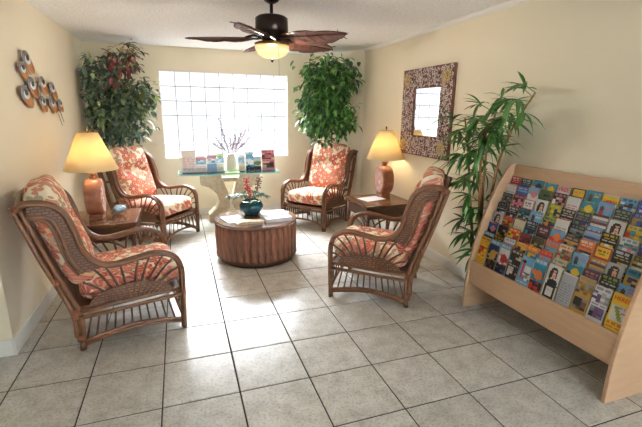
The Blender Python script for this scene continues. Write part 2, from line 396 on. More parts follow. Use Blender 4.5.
# baseboards
BH, BT = 0.115, 0.014
def bboard(name, poly): return struct(MB().prism(poly, 2, 0, BH).build(name, 'trim_white', bevel=0.004))
bboard('baseboard_left', [(XL, YC-BT), (XL+BT, YC-BT), (XL+BT, YB), (XL, YB)])
bboard('baseboard_return', [(XW, YC-BT), (XL, YC-BT), (XL, YC), (XW, YC)])
bboard('baseboard_back', [(XL+BT, YB-BT), (DX0, YB-BT), (DX0, YB), (XL+BT, YB)])
bboard('baseboard_right', [(XR-BT, YF), (XR, YF), (XR, DY1), (XR-BT, DY1)])
dn = Vector((DY1-DY0, -(DX1-DX0))).normalized()*BT
bboard('baseboard_corner', [(DX0, DY0), (DX1, DY1), (DX1+dn.x, DY1+dn.y), (DX0+dn.x, DY0+dn.y)])
struct(MB().prism([(XR, H), (XR-0.03, H), (XR-0.026, H-0.02), (XR-0.008, H-0.035), (XR, H-0.038)], 1, YF, DY1).build('trim_1', 'trim_white'))
# glass block window
nx, nz_ = 9, 6; bw, bh = (WX1-WX0)/nx, (WZ1-WZ0)/nz_; b = MB()
for i in range(nx+1): b.box((max(WX0, WX0+i*bw-0.005), YB+0.024, WZ0), (min(WX1, WX0+i*bw+0.005), YB+0.048, WZ1))
for k in range(nz_+1): b.box((WX0, YB+0.0245, max(WZ0, WZ0+k*bh-0.005)), (WX1, YB+0.0475, min(WZ1, WZ0+k*bh+0.005)))
win = struct(b.build('window_1', 'mortar'))
pb = None
for i in range(nx):
    for k in range(nz_):
        cx, cz = WX0+(i+0.5)*bw, WZ0+(k+0.5)*bh
        if pb is None:
            g = 0.0048; w, h = bw/2-g, bh/2-g; e = 0.012
            V = [(-w, 0.03, -h), (w, 0.03, -h), (w, 0.03, h), (-w, 0.03, h), (-w, 0.006, -h), (w, 0.006, -h), (w, 0.006, h), (-w, 0.006, h), (-w+e, 0, -h+e), (w-e, 0, -h+e), (w-e, 0, h-e), (-w+e, 0, h-e)]
            Fc = [(8, 9, 10, 11)]+[(q, (q+1) % 4, (q+1) % 4+4, q+4) for q in range(4)]+[(q+4, (q+1) % 4+4, (q+1) % 4+8, q+8) for q in range(4)]
            pb = MB().add(V, Fc).build('glass_block', 'glass_block', win, loc=(cx, YB+0.02, cz))
        else:
            link_copy(pb, win, (cx, YB+0.02, cz))

# ------------------------------------------------------------------ rattan armchair
HW = 0.325   # half width between side frames
def interp(path, u):
    for a, b2 in zip(path, path[1:]):
        if (a[0]-u)*(b2[0]-u) <= 0 and a[0] != b2[0]:
            t = (u-a[0])/(b2[0]-a[0]); return a[1]+(b2[1]-a[1])*t
    return path[-1][1]
def cushion_mesh(hx, hy, hz, n=14, k=5.0, tufts=(), depth=0.03, sag=0.0):
    V = []; Fs = []; idx = {}
    def vert(a, b2, c):
        key = (round(a, 5), round(b2, 5), round(c, 5))
        if key in idx: return idx[key]
        p = Vector((a, b2, c)); s = (abs(a)**k+abs(b2)**k+abs(c)**k)**(1/k); q = p/s
        x, y, z = q.x*hx, q.y*hy, q.z*hz
        edge = max(abs(q.x), abs(q.y)); z *= 1-0.28*edge**4
        if z > 0:
            for tx, ty in tufts: z -= depth*math.exp(-((x-tx)**2+(y-ty)**2)/0.0035)
        idx[key] = len(V); V.append((x, y, z)); return idx[key]
    L_ = [-1+2*i/n for i in range(n+1)]
    for ax in range(3):
        for sg in (-1, 1):
            for i in range(n):
                for j in range(n):
                    q = []
                    for (p, r) in ((i, j), (i+1, j), (i+1, j+1), (i, j+1)):
                        c = [0, 0, 0]; c[ax] = sg; c[(ax+1) % 3] = L_[p]; c[(ax+2) % 3] = L_[r]; q.append(vert(*c))
                    Fs.append(tuple(q) if sg > 0 else tuple(reversed(q)))
    return V, Fs
def make_chair():
    t = thing('armchair', '', 'armchair')
    arm = [(-0.215, 0.985), (-0.165, 1.0), (-0.07, 0.985), (0.0, 0.925), (0.04, 0.81), (0.075, 0.67), (0.145, 0.582), (0.24, 0.556), (0.385, 0.578), (0.50, 0.59), (0.60, 0.553), (0.648, 0.47), (0.655, 0.34), (0.645, 0.0)]
    inner = [(-0.19, 0.925), (-0.12, 0.92), (-0.065, 0.89), (-0.035, 0.82), (-0.015, 0.72), (0.015, 0.61), (0.06, 0.53)]
    post = [(0.0, 0.0), (0.012, 0.10), (0.008, 0.26), (-0.05, 0.45), (-0.12, 0.66), (-0.215, 0.985)]
    arch = [(0.015, 0.055), (0.10, 0.075), (0.32, 0.105), (0.52, 0.085), (0.645, 0.06)]
    for s in (-1, 1):
        y = s*HW
        P3 = lambda L_, dy=0.0, du=0.0, dz=0.0: [(u+du, y+s*dy, z+dz) for u, z in L_]
        MB().tube(P3(arm), 0.0215, 9, 56).tube(P3(arm[:12], 0.033), 0.015, 8, 48).tube([(0.645, y+s*0.025, 0.0), (0.65, y+s*0.03, 0.3), (0.645, y+s*0.03, 0.47)], 0.014, 8, 10).build('arm_frame', 'rattan', t, True)
        MB().tube(P3(inner), 0.0145, 8, 28).tube(P3(inner, 0.0, -0.026, -0.012), 0.010, 8, 28).build('wing_rail', 'rattan', t, True)
        MB().tube(P3(post), 0.017, 8, 24).tube(P3([(u-0.034, z) for u, z in post[1:]]), 0.016, 8, 22).build('rear_post', 'rattan', t, True)
        # woven wing panel between arm frame and wing rail
        n = 22; A = cr([(u, 0, z) for u, z in arm[1:8]], n); B = cr([(u, 0, z) for u, z in inner], n)
        V = []; Fs = []
        for i in range(n):
            for o_ in (-0.006, 0.006): V += [(A[i].x, y+o_, A[i].z), (B[i].x, y+o_, B[i].z)]
        for i in range(n-1):
            a = i*4; c = a+4
            Fs += [(a, c, c+1, a+1), (a+2, a+3, c+3, c+2)]
        MB().add(V, Fs).build('woven_wing', 'wicker', t)
        # seat side rails and bottom arch
        MB().tube([(0.005, y, 0.272), (0.652, y, 0.302)], 0.016, 8, 6).tube([(0.005, y+s*0.02, 0.235), (0.652, y+s*0.02, 0.262)], 0.014, 8, 6).build('side_rail', 'rattan', t, True)
        MB().tube(P3(arch), 0.013, 8, 18).tube(P3(arch, 0, 0, -0.024), 0.011, 8, 18).build('bottom_arch', 'rattan', t, True)
        # fan of spindles in the arm
        top = [(0.03, 0.50), (0.06, 0.56)]+arm[7:13]
        for k in range(11):
            q = k/10; u0_ = 0.20+0.26*q; 
            tgt = cr([(0.02, 0, 0.36), (0.055, 0, 0.47), (0.13, 0, 0.575), (0.24, 0, 0.556), (0.385, 0, 0.578), (0.5, 0, 0.59), (0.6, 0, 0.55), (0.645, 0, 0.46), (0.652, 0, 0.37)], 61)[int(2+56*q)]
            mid = ((u0_*0.45+tgt.x*0.55), y, (0.30*0.42+tgt.z*0.58)+0.012)
            MB().tube([(u0_, y, 0.30), mid, (tgt.x, y, tgt.z)], 0.0075, 6, 7, taper=(1.25, 0.9)).build('spindle', 'rattan_dark', t, True)
        # woven half-moon at the foot of the fan
        pts = [(0.33+0.26*math.cos(a), 0.30+0.105*math.sin(a)) for a in [PI*i/18 for i in range(19)]]
        MB().prism(pts, 1, y-0.006, y+0.006).build('woven_panel', 'wicker', t)
        # lower spindles
        for k in range(12):
            q = (k+0.5)/12; u1 = 0.05+0.57*q; ub = u1+(q-0.5)*0.10
            zb = interp(arch, min(max(ub, 0.03), 0.63))
            MB().tube([(u1, y, 0.24), (ub, y, zb)], 0.0065, 6, 2).build('spindle', 'rattan_dark', t, True)
        # bindings
        for (u, z, r, h) in ((0.006, 0.26, 0.027, 0.03), (0.012, 0.09, 0.024, 0.022), (-0.075, 0.50, 0.022, 0.02), (-0.21, 0.975, 0.024, 0.018)):
            MB().tube([(u-0.014, y, z-h), (u-0.018, y, z+h)], r, 9).build('binding', 'binding', t, True)
        MB().tube([(0.652, y, 0.25), (0.653, y, 0.32)], 0.023, 9).build('binding', 'binding', t, True)
        # rear splayed foot
        MB().tube([(0.0, y, 0.0), (0.01, y, 0.06)], 0.021, 9).build('rear_foot', 'rattan_dark', t, True)
    # front: rails, arch, spindles
    MB().tube([(0.652, -HW, 0.30), (0.652, HW, 0.30)], 0.016, 8, 4).tube([(0.656, -HW, 0.262), (0.656, HW, 0.262)], 0.014, 8, 4).build('front_rail', 'rattan', t, True)
    fa = [(-HW, 0.06), (-HW*0.6, 0.105), (0, 0.125), (HW*0.6, 0.105), (HW, 0.06)]
    MB().tube([(0.65, a, z) for a, z in fa], 0.013, 8, 16).build('front_arch', 'rattan', t, True)
    for k in range(9):
        q = (k+0.5)/9; a = -HW+2*HW*q; a2 = a*1.12; a2 = max(-HW+0.01, min(HW-0.01, a2))
        MB().tube([(0.652, a, 0.262), (0.65, a2, interp(fa, a2))], 0.0065, 6, 2).build('spindle', 'rattan_dark', t, True)
    # back frame
    MB().tube([(-0.215, -HW, 0.975), (-0.225, -HW*0.5, 0.998), (-0.228, 0, 1.004), (-0.225, HW*0.5, 0.998), (-0.215, HW, 0.975)], 0.017, 8, 14).tube([(-0.05, -HW, 0.45), (-0.05, HW, 0.45)], 0.014, 8, 3).tube([(-0.135, -HW, 0.70), (-0.135, HW, 0.70)], 0.012, 8, 3).tube([(0.0, -HW, 0.27), (0.0, HW, 0.27)], 0.015, 8, 3).build('back_frame', 'rattan', t, True)
    for k in range(7):
        a = -HW+2*HW*(k+1)/8
        MB().tube([(0.0, a, 0.27), (-0.05, a, 0.45), (-0.12, a, 0.66), (-0.222, a, 0.99)], 0.008, 6, 10).build('back_cane', 'rattan_dark', t, True)
    MB().box((0.0, -HW, 0.285), (0.645, HW, 0.305)).build('seat_deck', 'rattan_dark', t)
    # cushions
    V, Fs = cushion_mesh(0.325, 0.300, 0.098, 14, 6.0)
    MB().add(V, Fs).build('seat_cushion', 'floral_cloth', t, True, loc=(0.34, 0, 0.395), rot=(0, math.radians(-3), 0))
    tf = [(-0.12, -0.12), (-0.12, 0.12), (0.12, -0.12), (0.12, 0.12), (0.0, 0.0)]
    V, Fs = cushion_mesh(0.350, 0.295, 0.105, 20, 6.0, [(0.05, -0.13), (0.05, 0.0), (0.05, 0.13)], 0.05)
    bc = MB().add(V, Fs).build('back_cushion', 'floral_cloth', t, True, loc=(-0.035, 0, 0.755), rot=(0, math.radians(-90+18), 0))
    # local +z of the cushion must face forward (+u), local +x up
    bc.rotation_euler = Matrix(((-math.sin(math.radians(17)), 0, math.cos(math.radians(17))), (0, -1, 0), (math.cos(math.radians(17)), 0, math.sin(math.radians(17))))).to_euler()
    for ty in (-0.13, 0.0, 0.13):
        MB().lathe([(0.0005, 0.045), (0.012, 0.044), (0.013, 0.038), (0.010, 0.03)], 10, c=(0.05, ty)).build('button', 'floral_cloth', bc, True)
    return t
chair0 = make_chair()
def chair_at(src, rear_mid, ang, label):
    src.location = (rear_mid[0], rear_mid[1], 0); src.rotation_euler = (0, 0, ang); src['label'] = label; src['group'] = 'rattan armchairs round the drum table'
def near_side(rear, front, flip):
    d = Vector((front[0]-rear[0], front[1]-rear[1])).normalized(); n = Vector((-d.y, d.x))*(1 if flip > 0 else -1)
    c = Vector(rear)+n*HW
    return (c.x, c.y), math.atan2(d.y, d.x)
specs = []
m_, a_ = near_side((-0.508, 0.737), (0.132, 0.865), 1); specs.append((m_, a_, 'rattan armchair with floral cushions backed onto the wall below the metal disc sculpture'))
m_, a_ = near_side((1.839, 0.614), (1.368, 0.978), -1); specs.append((m_, a_, 'rattan armchair with floral cushions in front of the mosaic mirror, next to the brochure rack'))
fm = Vector((0.137, 3.053)); d_ = Vector((0.803, -0.595)); rm = fm-d_*0.645; specs.append(((rm.x, rm.y), math.atan2(d_.y, d_.x), 'rattan armchair with floral cushions under the ficus that has red leaves'))
d_ = Vector((-0.775, -0.632)); fr_ = Vector((1.905, 2.845)); nn = Vector((-0.632, 0.775)); rm = fr_+nn*HW-d_*0.645; specs.append(((rm.x, rm.y), math.atan2(d_.y, d_.x), 'rattan armchair with floral cushions in the corner under the all-green ficus'))
for i, (mid, ang, lab) in enumerate(specs):
    chair_at(chair0 if i == 0 else copy_tree(chair0), mid, ang, lab)

# ------------------------------------------------------------------ side tables
TZ = 0.55
def side_table(x0, x1, y0, y1, label):
    t = thing('side_table', label, 'side table', ((x0+x1)/2, (y0+y1)/2, 0)); w, h = (x1-x0)/2, (y1-y0)/2
    tp = MB().box((-w, -h, TZ-0.035), (w, h, TZ)).build('table_top', 'top_wood', t, bevel=0.006)
    for i in range(3):
        for j in range(3):
            pw, ph = (w-0.07)*2/3, (h-0.07)*2/3
            a = -w+0.07+i*pw; c = -h+0.07+j*ph
            MB().box((a+0.003, c+0.003, TZ-0.002), (a+pw-0.003, c+ph-0.003, TZ+0.0015)).build('inlay_tile', 'inlay_wood', tp)
    for sx in (-1, 1):
        for sy in (-1, 1):
            MB().tube([(sx*(w-0.04), sy*(h-0.04), 0), (sx*(w-0.04), sy*(h-0.04), TZ-0.03)], 0.02, 10, taper=(0.75, 1.1)).build('leg', 'rattan_dark', t, True)
    b = MB()
    for sy in (-1, 1): b.box((-w+0.03, sy*(h-0.035)-0.009, TZ-0.16), (w-0.03, sy*(h-0.035)+0.009, TZ-0.035))
    for sx in (-1, 1): b.box((sx*(w-0.035)-0.009, -h+0.03, TZ-0.16), (sx*(w-0.035)+0.009, h-0.03, TZ-0.035))
    b.build('apron', 'dark_wood', t)
    for sx, sy in ((0, -1), (0, 1), (-1, 0), (1, 0)):
        pts = []
        for i in range(11):
            q = -1+2*i/10; z = TZ-0.17-0.16*abs(q)**2.4
            pts.append((q*(w-0.045), sy*(h-0.04), z) if sy else (sx*(w-0.04), q*(h-0.045), z))
        MB().tube(pts, 0.010, 7).build('arched_cane', 'rattan', t, True)
    return t
side_table(2.045, 2.655, 1.85, 2.46, 'square brown side table with inlaid top below the mosaic mirror')
side_table(-0.845, -0.235, 1.86, 2.47, 'square brown side table with inlaid top between the armchairs by the disc sculpture')

# ------------------------------------------------------------------ table lamps
def lamp(x, y, rz, label):
    t = thing('table_lamp', label, 'table lamp', (x, y, TZ+0.0015), rz); t.scale = (1, 1, 1.045)
    # flat moon-flask body: disc in the local x-z plane, thickness along y; face looks along -y
    R_, hz, zc, th = 0.135, 0.165, 0.195, 0.070
    n = 40; V = []; rings = [(0.80, -th), (0.95, -th*0.93), (1.0, -th*0.6), (1.0, th*0.6), (0.95, th*0.93), (0.80, th)]
    for s, yy in rings:
        for k in range(n):
            a = 2*PI*k/n; V.append((R_*s*math.copysign(abs(math.cos(a))**0.85, math.cos(a)), yy, zc+hz*s*math.sin(a)))
    Fs = [(i*n+j, i*n+(j+1) % n, (i+1)*n+(j+1) % n, (i+1)*n+j) for i in range(5) for j in range(n)]
    MB().add(V, Fs).build('body', 'lamp_clay', t, True)
    for sg in (-1, 1):
        V = []
        for s, yy in ((0.80, 1.0), (0.66, 0.9), (0.3, 0.78), (0.01, 0.76)):
            for k in range(n):
                a = 2*PI*k/n; V.append((R_*s*math.copysign(abs(math.cos(a))**0.85, math.cos(a)), sg*yy*th, zc+hz*s*math.sin(a)))
        Fs = [(i*n+j, i*n+(j+1) % n, (i+1)*n+(j+1) % n, (i+1)*n+j) for i in range(3) for j in range(n)]
        fc = MB().add(V, Fs).build('face', 'lamp_face', t, True)
        for sx, sz, sr in ((0.0, 0.06, 0.03), (0.01, -0.025, 0.034), (-0.01, -0.09, 0.024)):
            P_ = []
            for k in range(10):
                a = PI/2+2*PI*k/10; r_ = sr if k % 2 == 0 else sr*0.45
                P_.append((sx+r_*math.cos(a), zc+sz+r_*math.sin(a)))
            MB().prism(P_, 1, sg*th*0.72, sg*(th*0.92)).build('star', 'lamp_star', fc)
    MB().box((-0.075, -0.06, 0), (0.075, 0.06, 0.045)).build('foot', 'lamp_clay', t, bevel=0.01)
    MB().lathe([(0.05, 0.34), (0.03, 0.365), (0.033, 0.39), (0.045, 0.405), (0.02, 0.41)], 20).build('neck', 'lamp_clay', t, True)
    st = MB().lathe([(0.006, 0.40), (0.006, 0.765)], 8).build('stem', 'brass', t, True)
    MB().lathe([(0.004, 0.76), (0.012, 0.775), (0.004, 0.795)], 10).build('finial', 'brass', t, True)
    # shade shell with thickness
    MB().lathe([(0.222, 0.435), (0.085, 0.75), (0.082, 0.75), (0.218, 0.435), (0.222, 0.435)], 44, cap=False).build('lamp_shade', 'shade_fabric', t, True)
    rg = MB().tube([(0.083*math.cos(a), 0.083*math.sin(a), 0.748) for a in [2*PI*k/24 for k in range(25)]], 0.002, 5)
    for k in range(3):
        a = 2*PI*k/3; rg.tube([(0, 0, 0.748), (0.083*math.cos(a), 0.083*math.sin(a), 0.748)], 0.0018, 5)
    rg.build('shade_ring', 'brass', t)
    bl = MB().lathe([(0.012, 0.47), (0.014, 0.49), (0.028, 0.53), (0.024, 0.555), (0.004, 0.57)], 14).build('bulb', 'bulb', t, True)
    l = bpy.data.lights.new('lamp_light', 'POINT'); l.energy = LAMP_POWER; l.color = (1.0, 0.91, 0.70); l.shadow_soft_size = 0.04
    lo = bpy.data.objects.new('lamp_light', l); COL.objects.link(lo); lo.parent = t; lo.location = (0, 0, 0.60)
    return t
lamp(2.47, 2.29, math.radians(-90), 'table lamp with flat clay flask body and cream shade below the mirror')
lamp(-0.585, 2.12, math.radians(90), 'table lamp with flat clay flask body and cream shade by the disc sculpture wall')
sh = MB(); 
for k in range(9):
    a = -0.9+1.8*k/8
    sh.tube([(0, 0, 0.008), (0.05*math.cos(a), 0.05*math.sin(a), 0.055), (0.12*math.cos(a), 0.10*math.sin(a), 0.035+0.01*(k % 2))], 0.016, 7, 8, taper=(0.6, 1.3))
tag(sh.build('blue_ornament', 'blue_cloth', smooth=True, loc=(-0.47, 2.20, TZ+0.018)), 'small pale blue folded ornament beside the lamp', 'ornament')
tag(MB().box((-0.14, -0.10, 0), (0.14, 0.10, 0.004)).build('paper_sheet', 'paper_white', loc=(2.27, 2.20, TZ+0.0018), rot=(0, 0, 0.25)), 'white paper sheet lying before the lamp below the mirror', 'paper')

# ------------------------------------------------------------------ drum coffee table
CT = (0.905, 2.19); CR, CZ = 0.435, 0.435
ct = thing('coffee_table', 'round drum coffee table clad in brown bark staves', 'coffee table', (CT[0], CT[1], 0))
MB().lathe([(0.385, 0.0), (0.39, 0.055), (0.375, 0.06)], 48).build('plinth', 'rattan_dark', ct, True)
MB().lathe([(0.40, 0.055), (0.41, 0.07), (0.41, CZ-0.03)], 48).build('core', 'rattan_dark', ct, True)
MB().lathe([(0.418, CZ-0.032), (CR-0.006, CZ-0.028), (CR, CZ-0.014), (CR-0.006, CZ), (0.0, CZ)], 64, cap=False).build('table_top', 'drum_top', ct, False)
NS = 38; sl = []
for v in range(3):
    n = 7; V = []; wv = 2*PI*0.415/NS*0.54; rr = random.Random(v)
    zs = [0.06, 0.10, 0.2, 0.3, CZ-0.035]
    for z in zs:
        ww = wv*(0.90+0.16*rr.random()); off = 0.007*rr.random()
        for k in range(n):
            a = PI*k/(n-1); V.append((0.402+off+0.026*math.sin(a)**0.7, -ww*math.cos(a), z))
    Fs = [(i*n+j, i*n+j+1, (i+1)*n+j+1, (i+1)*n+j) for i in range(len(zs)-1) for j in range(n-1)]+[tuple(range(n)), tuple(range(len(V)-1, len(V)-n-1, -1))]
    o = MB().add(V, Fs).build('stave', 'bark_slat', ct, True); o.rotation_euler = (0, 0, 2*PI*v/NS); sl.append(o)
for k in range(3, NS): link_copy(sl[k % 3], ct, None, (0, 0, 2*PI*k/NS))

# ------------------------------------------------------------------ printed covers
CN = dict(red=(196, 44, 36), black=(24, 22, 26), white=(232, 230, 226), yellow=(238, 200, 40), gold=(204, 156, 62), blue=(46, 96, 176), teal=(38, 140, 168), navy=(28, 42, 92), skyblue=(112, 178, 220),
          orange=(226, 118, 48), green=(74, 112, 60), lime=(156, 180, 70), grey=(140, 142, 148), purple=(110, 78, 130), pink=(216, 130, 140), maroon=(104, 36, 38), brown=(110, 78, 52), cream=(222, 206, 168), silver=(186, 188, 192), darkgreen=(48, 66, 48))
PRINT_SHADE = [0.68]  # darkens the rack covers: the rack's dim light put into their colour
def col(n): return tuple(x*PRINT_SHADE[0] for x in lin(CN[n]))
NXC, NYC = 12, 26
def cover(kind, c1, c2, c3, seed):
    """NYC x NXC colour cells, row 0 at the top"""
    r = random.Random(seed); g = [[col(c1)]*NXC for _ in range(NYC)]
    def rect(x0, y0, x1, y1, c):
        for y in range(max(0, y0), min(NYC, y1)):
            for x in range(max(0, x0), min(NXC, x1)): g[y][x] = c
    def words(y, c, x0=1, x1=NXC-1, h=1):
        x = x0
        while x < x1:
            w = r.randint(2, 5)
            for yy in range(y, min(y+h, NYC)):
                for k in range(x, min(x+w, x1)): g[yy][k] = tuple(0.72*p+0.28*q for p, q in zip(c, g[yy][k]))
            x += w+1
    def disc(cx, cy, rx, ry, c):
        for y in range(NYC):
            for x in range(NXC):
                if ((x-cx)/rx)**2+((y-cy)/ry)**2 <= 1: g[y][x] = c
    def mott(x0, y0, x1, y1, cs):
        for y in range(y0, min(y1, NYC), 2):
            for x in range(x0, min(x1, NXC), 3):
                c = r.choice(cs); k = 0.7+0.5*r.random()
                rect(x, y, min(x+3, x1), min(y+2, y1), tuple(min(1, q*k) for q in c))
    C2, C3 = col(c2), col(c3)
    if kind == 'text':
        words(1, C2, h=2); words(4, C2, 2, 10, 1); words(6, C3, 1, 11, 1); mott(1, 9, 11, 18, [C3, C2, col(c1)])
        for y in range(20, 25, 2): words(y, C2)
    elif kind == 'sun':
        rect(0, 7, NXC, 13, C3); disc(6, 6, 3.2, 3.4, C2); words(0, C2, 2, 10, 1); rect(0, 13, NXC, NYC, C3); mott(0, 15, 12, 22, [C3, col(c1)]); words(23, col('white'))
    elif kind == 'frame':
        rect(1, 1, NXC-1, 9, C2); words(3, C3, 2, 10, 2); words(6, C3, 3, 9, 1); mott(1, 11, 11, 24, [C2, col(c1), C3])
    elif kind == 'stripe':
        for y in range(NYC):
            rect(0, y, NXC, y+1, [col(c1), C2, C3][(y//2) % 3])
        words(2, col('white'), 1, 11)
    elif kind == 'lady':
        sk = lin((206, 160, 130)); hr = lin((40, 26, 24))
        disc(5.5, 5.5, 3.4, 4.4, hr); rect(2, 5, 4, 11, hr); rect(8, 5, 9, 10, hr); disc(6, 6, 1.9, 2.8, sk); rect(5, 8, 8, 10, sk)
        rect(5, 5, 6, 6, hr); rect(7, 5, 8, 6, hr); rect(6, 8, 7, 9, lin((170, 70, 66)))
        disc(6, 15, 5, 5, C2); rect(1, 15, 11, NYC, C2); rect(3, 17, 9, 24, C3); words(19, lin((150, 150, 160)), 4, 8)
    elif kind == 'person':
        disc(3, 5, 1.6, 2.2, lin((70, 46, 40))); rect(2, 7, 5, 11, C2); words(2, C3, 6, 11, 1); words(4, C3, 6, 11, 2); rect(0, 11, NXC, 14, col('white')); mott(0, 14, 12, 26, [col(c1), C2, C3])
    elif kind == 'photo':
        words(1, C2, 1, 11, 2); mott(0, 4, 12, 12, [col(c1), C2, C3, tuple(x*0.5 for x in col(c1))]); words(13, C2, 1, 11, 1); mott(1, 15, 11, 23, [C2, C3, col('black')])
    elif kind == 'pair':
        rect(0, 5, NXC, 13, C2); words(1, C3, 1, 11, 2); mott(2, 6, 10, 12, [C2, C3]); rect(0, 13, NXC, NYC, C3); words(16, col(c1)); words(19, col(c1)); words(22, col(c1))
    elif kind == 'scene':
        rect(0, 0, NXC, 4, col('skyblue')); mott(0, 9, 12, 18, [col(c1), C2]); mott(0, 18, 12, 26, [C3, col('black')]); words(1, col('white'), 1, 11, 2); disc(6, 12, 3.5, 4, C2)
    elif kind == 'tower':
        rect(2, 5, 4, 20, C2); rect(1, 4, 5, 6, col('black')); rect(2, 3, 4, 4, C2); rect(5, 8, 11, 14, C3); rect(5, 14, 11, 15, col('black')); mott(4, 15, 12, 21, [C3, col('grey')]); rect(0, 21, NXC, NYC, col('skyblue')); words(23, col('white'))
    elif kind == 'map':
        rect(1, 8, 11, 19, col('white'))
        for k in range(9):
            rect(3+k//2, 9+k, 6+k//2, 10+k, C3)
        words(9, C2, 6, 10); words(12, C2, 8, 11); words(20, C2, 1, 11, 2); words(23, C2, 1, 11)
    elif kind == 'plain':
        for y in range(8, 24, 2): words(y, C2)
        rect(0, 0, NXC, 1, C3)
    return g
def brochure(name, label, cat, group, w, h, th, art, M, letter=None, lcol='ink_red', paper='cream'):
    """printed booklet stack: local x = width, y = up, z = out of the cover"""
    b = MB(); b.box((-w/2, 0, -th), (w/2, h, 0), 0, col(paper))
    b.f.pop(1); b.m.pop(1); b.c.pop(1)
    g = cover(*art)
    for r in range(NYC):
        for c in range(NXC):
            x0, x1 = -w/2+w*c/NXC, -w/2+w*(c+1)/NXC; y1, y0 = h-h*r/NYC, h-h*(r+1)/NYC
            b.add([(x0, y0, 0), (x1, y0, 0), (x1, y1, 0), (x0, y1, 0)], [(0, 1, 2, 3)], 0, g[r][c])
    o = b.build(name, 'print'); o.matrix_world = M
    tag(o, label, cat, group)
    if letter:
        for (txt, sx, cy, mt) in letter:
            cu = bpy.data.curves.new('t', 'FONT'); cu.body = txt; cu.size = 0.05; cu.align_x = 'CENTER'; cu.align_y = 'CENTER'; cu.resolution_u = 2; cu.offset = 0.0012; cu.extrude = 0.0006
            to = bpy.data.objects.new('t', cu); COL.objects.link(to); bpy.context.view_layer.update()
            me = bpy.data.meshes.new_from_object(to.evaluated_get(bpy.context.evaluated_depsgraph_get()))
            bpy.data.objects.remove(to)
            xs = [v.co.x for v in me.vertices]; k = sx*w/(max(xs)-min(xs)); me.transform(Matrix.Scale(k, 4))
            me.materials.clear(); me.materials.append(MATS[mt])
            lo = bpy.data.objects.new('lettering', me); COL.objects.link(lo); lo.parent = o; lo.location = (0, h*cy, 0.001)
    return o

# ------------------------------------------------------------------ brochure rack
RY0, RY1 = -0.722, 0.496
rack = thing('brochure_rack', 'pale maple brochure display rack with curved end panels', 'display rack', (2.45, (RY0+RY1)/2, 0))
ro = (-2.45, -(RY0+RY1)/2)
front = [(2.285, 0.0), (2.290, 0.2), (2.300, 0.32), (2.320, 0.44), (2.352, 0.58), (2.395, 0.74), (2.44, 0.87), (2.495, 0.99), (2.555, 1.09), (2.60, 1.145), (2.645, 1.165)]
fc = [(p.x, p.y) for p in cr([(a, z, 0) for a, z in front], 30)]
prof = [(x+ro[0], z) for x, z in fc]+[(2.655+ro[0], 1.165), (2.655+ro[0], 0)]
for y in (RY0, RY1-0.022):
    MB().prism(prof, 1, y+ro[1], y+0.022+ro[1]).build('end_panel', 'maple', rack, bevel=0.003)
ya, yb = RY0+0.022+ro[1], RY1-0.022+ro[1]
MB().box((2.312+ro[0], ya, 0.215), (2.330+ro[0], yb, 0.405)).build('front_board', 'maple', rack, bevel=0.002)
LEAN = math.radians(12); NT = 8; DZ, DXs = 0.073, 0.0335
X0, Z0 = 2.345, 0.392
def on_slope(z): return X0+(z-Z0)*DXs/DZ
# back board behind the tiers
bx0, bz0 = on_slope(Z0)+0.03, Z0
MB().prism([(X0+0.036+ro[0], Z0-0.02), (X0+0.05+ro[0], Z0-0.02), (2.63+ro[0], 0.90), (2.654+ro[0], 1.10), (2.654+ro[0], 1.158), (2.642+ro[0], 1.158), (2.636+ro[0], 1.10), (2.604+ro[0], 0.90)], 1, ya, yb).build('back_board', 'maple', rack)
MB().box((2.335+ro[0], ya, 0.37), (2.645+ro[0], yb, 0.385)).build('bottom_shelf', 'maple', rack)
for k in range(NT):
    z = Z0+k*DZ; x = X0+k*DXs
    MB().box((x-0.010+ro[0], ya, z-0.004), (x+0.026+ro[0], yb, z-0.001)).build('tier_ledge', 'maple', rack)
tiers = [  # listed from the bottom tier up; each from the palm end to the open end
 ['text yellow red orange', 'scene navy gold brown', 'scene white red blue', 'photo black cream silver', 'tower skyblue red white', 'scene teal orange red', 'lady white black white', 'plain silver grey white', 'photo gold grey brown', 'photo white purple grey', 'map yellow red lime'],
 ['scene navy blue grey', 'text black yellow red', 'pair white pink skyblue', 'photo gold orange black', 'pair orange teal yellow', 'pair red skyblue orange', 'photo cream green brown', 'sun teal yellow navy', 'text navy orange white', 'text black lime white', 'person skyblue navy red'],
 ['sun blue pink navy', 'photo black navy gold', 'photo red yellow lime', 'photo maroon red black', 'photo darkgreen brown gold', 'pair orange grey skyblue', 'photo cream red green', 'person skyblue black pink', 'stripe gold grey maroon', 'lady silver black white', 'pair teal gold navy'],
 ['lady silver navy white', 'photo red orange lime', 'plain cream skyblue brown', 'text black silver teal', 'frame black maroon silver', 'sun skyblue orange red', 'photo navy gold skyblue', 'text orange white navy', 'frame red yellow black', 'text black white yellow', 'photo green gold white'],
 ['text black grey white', 'text black white grey', 'photo darkgreen teal silver', 'person skyblue maroon white', 'photo lime navy orange', 'plain white grey red', 'photo black grey green', 'stripe skyblue purple silver', 'text black yellow white', 'photo white teal pink', 'text blue white red'],
 ['photo darkgreen grey brown', 'photo maroon pink cream', 'frame pink white maroon', 'lady white maroon silver', 'photo lime yellow navy', 'text black cream white', 'text navy lime gold', 'stripe maroon white grey', 'lady white black silver', 'photo yellow teal red', 'pair skyblue white navy'],
 ['plain white grey silver', 'stripe blue purple skyblue', 'sun skyblue pink white', 'photo green brown black', 'photo black pink white', 'plain white red maroon', 'sun teal yellow lime', 'person skyblue red pink', 'text navy lime yellow', 'photo blue gold white', 'text white blue skyblue'],
 ['text red white silver', 'text black silver grey', 'sun teal black yellow', 'sun teal yellow orange', 'plain white red silver', 'frame black yellow orange', 'person teal black yellow', 'plain yellow gold white', 'photo skyblue black white', 'text blue yellow white', 'frame white red navy']]
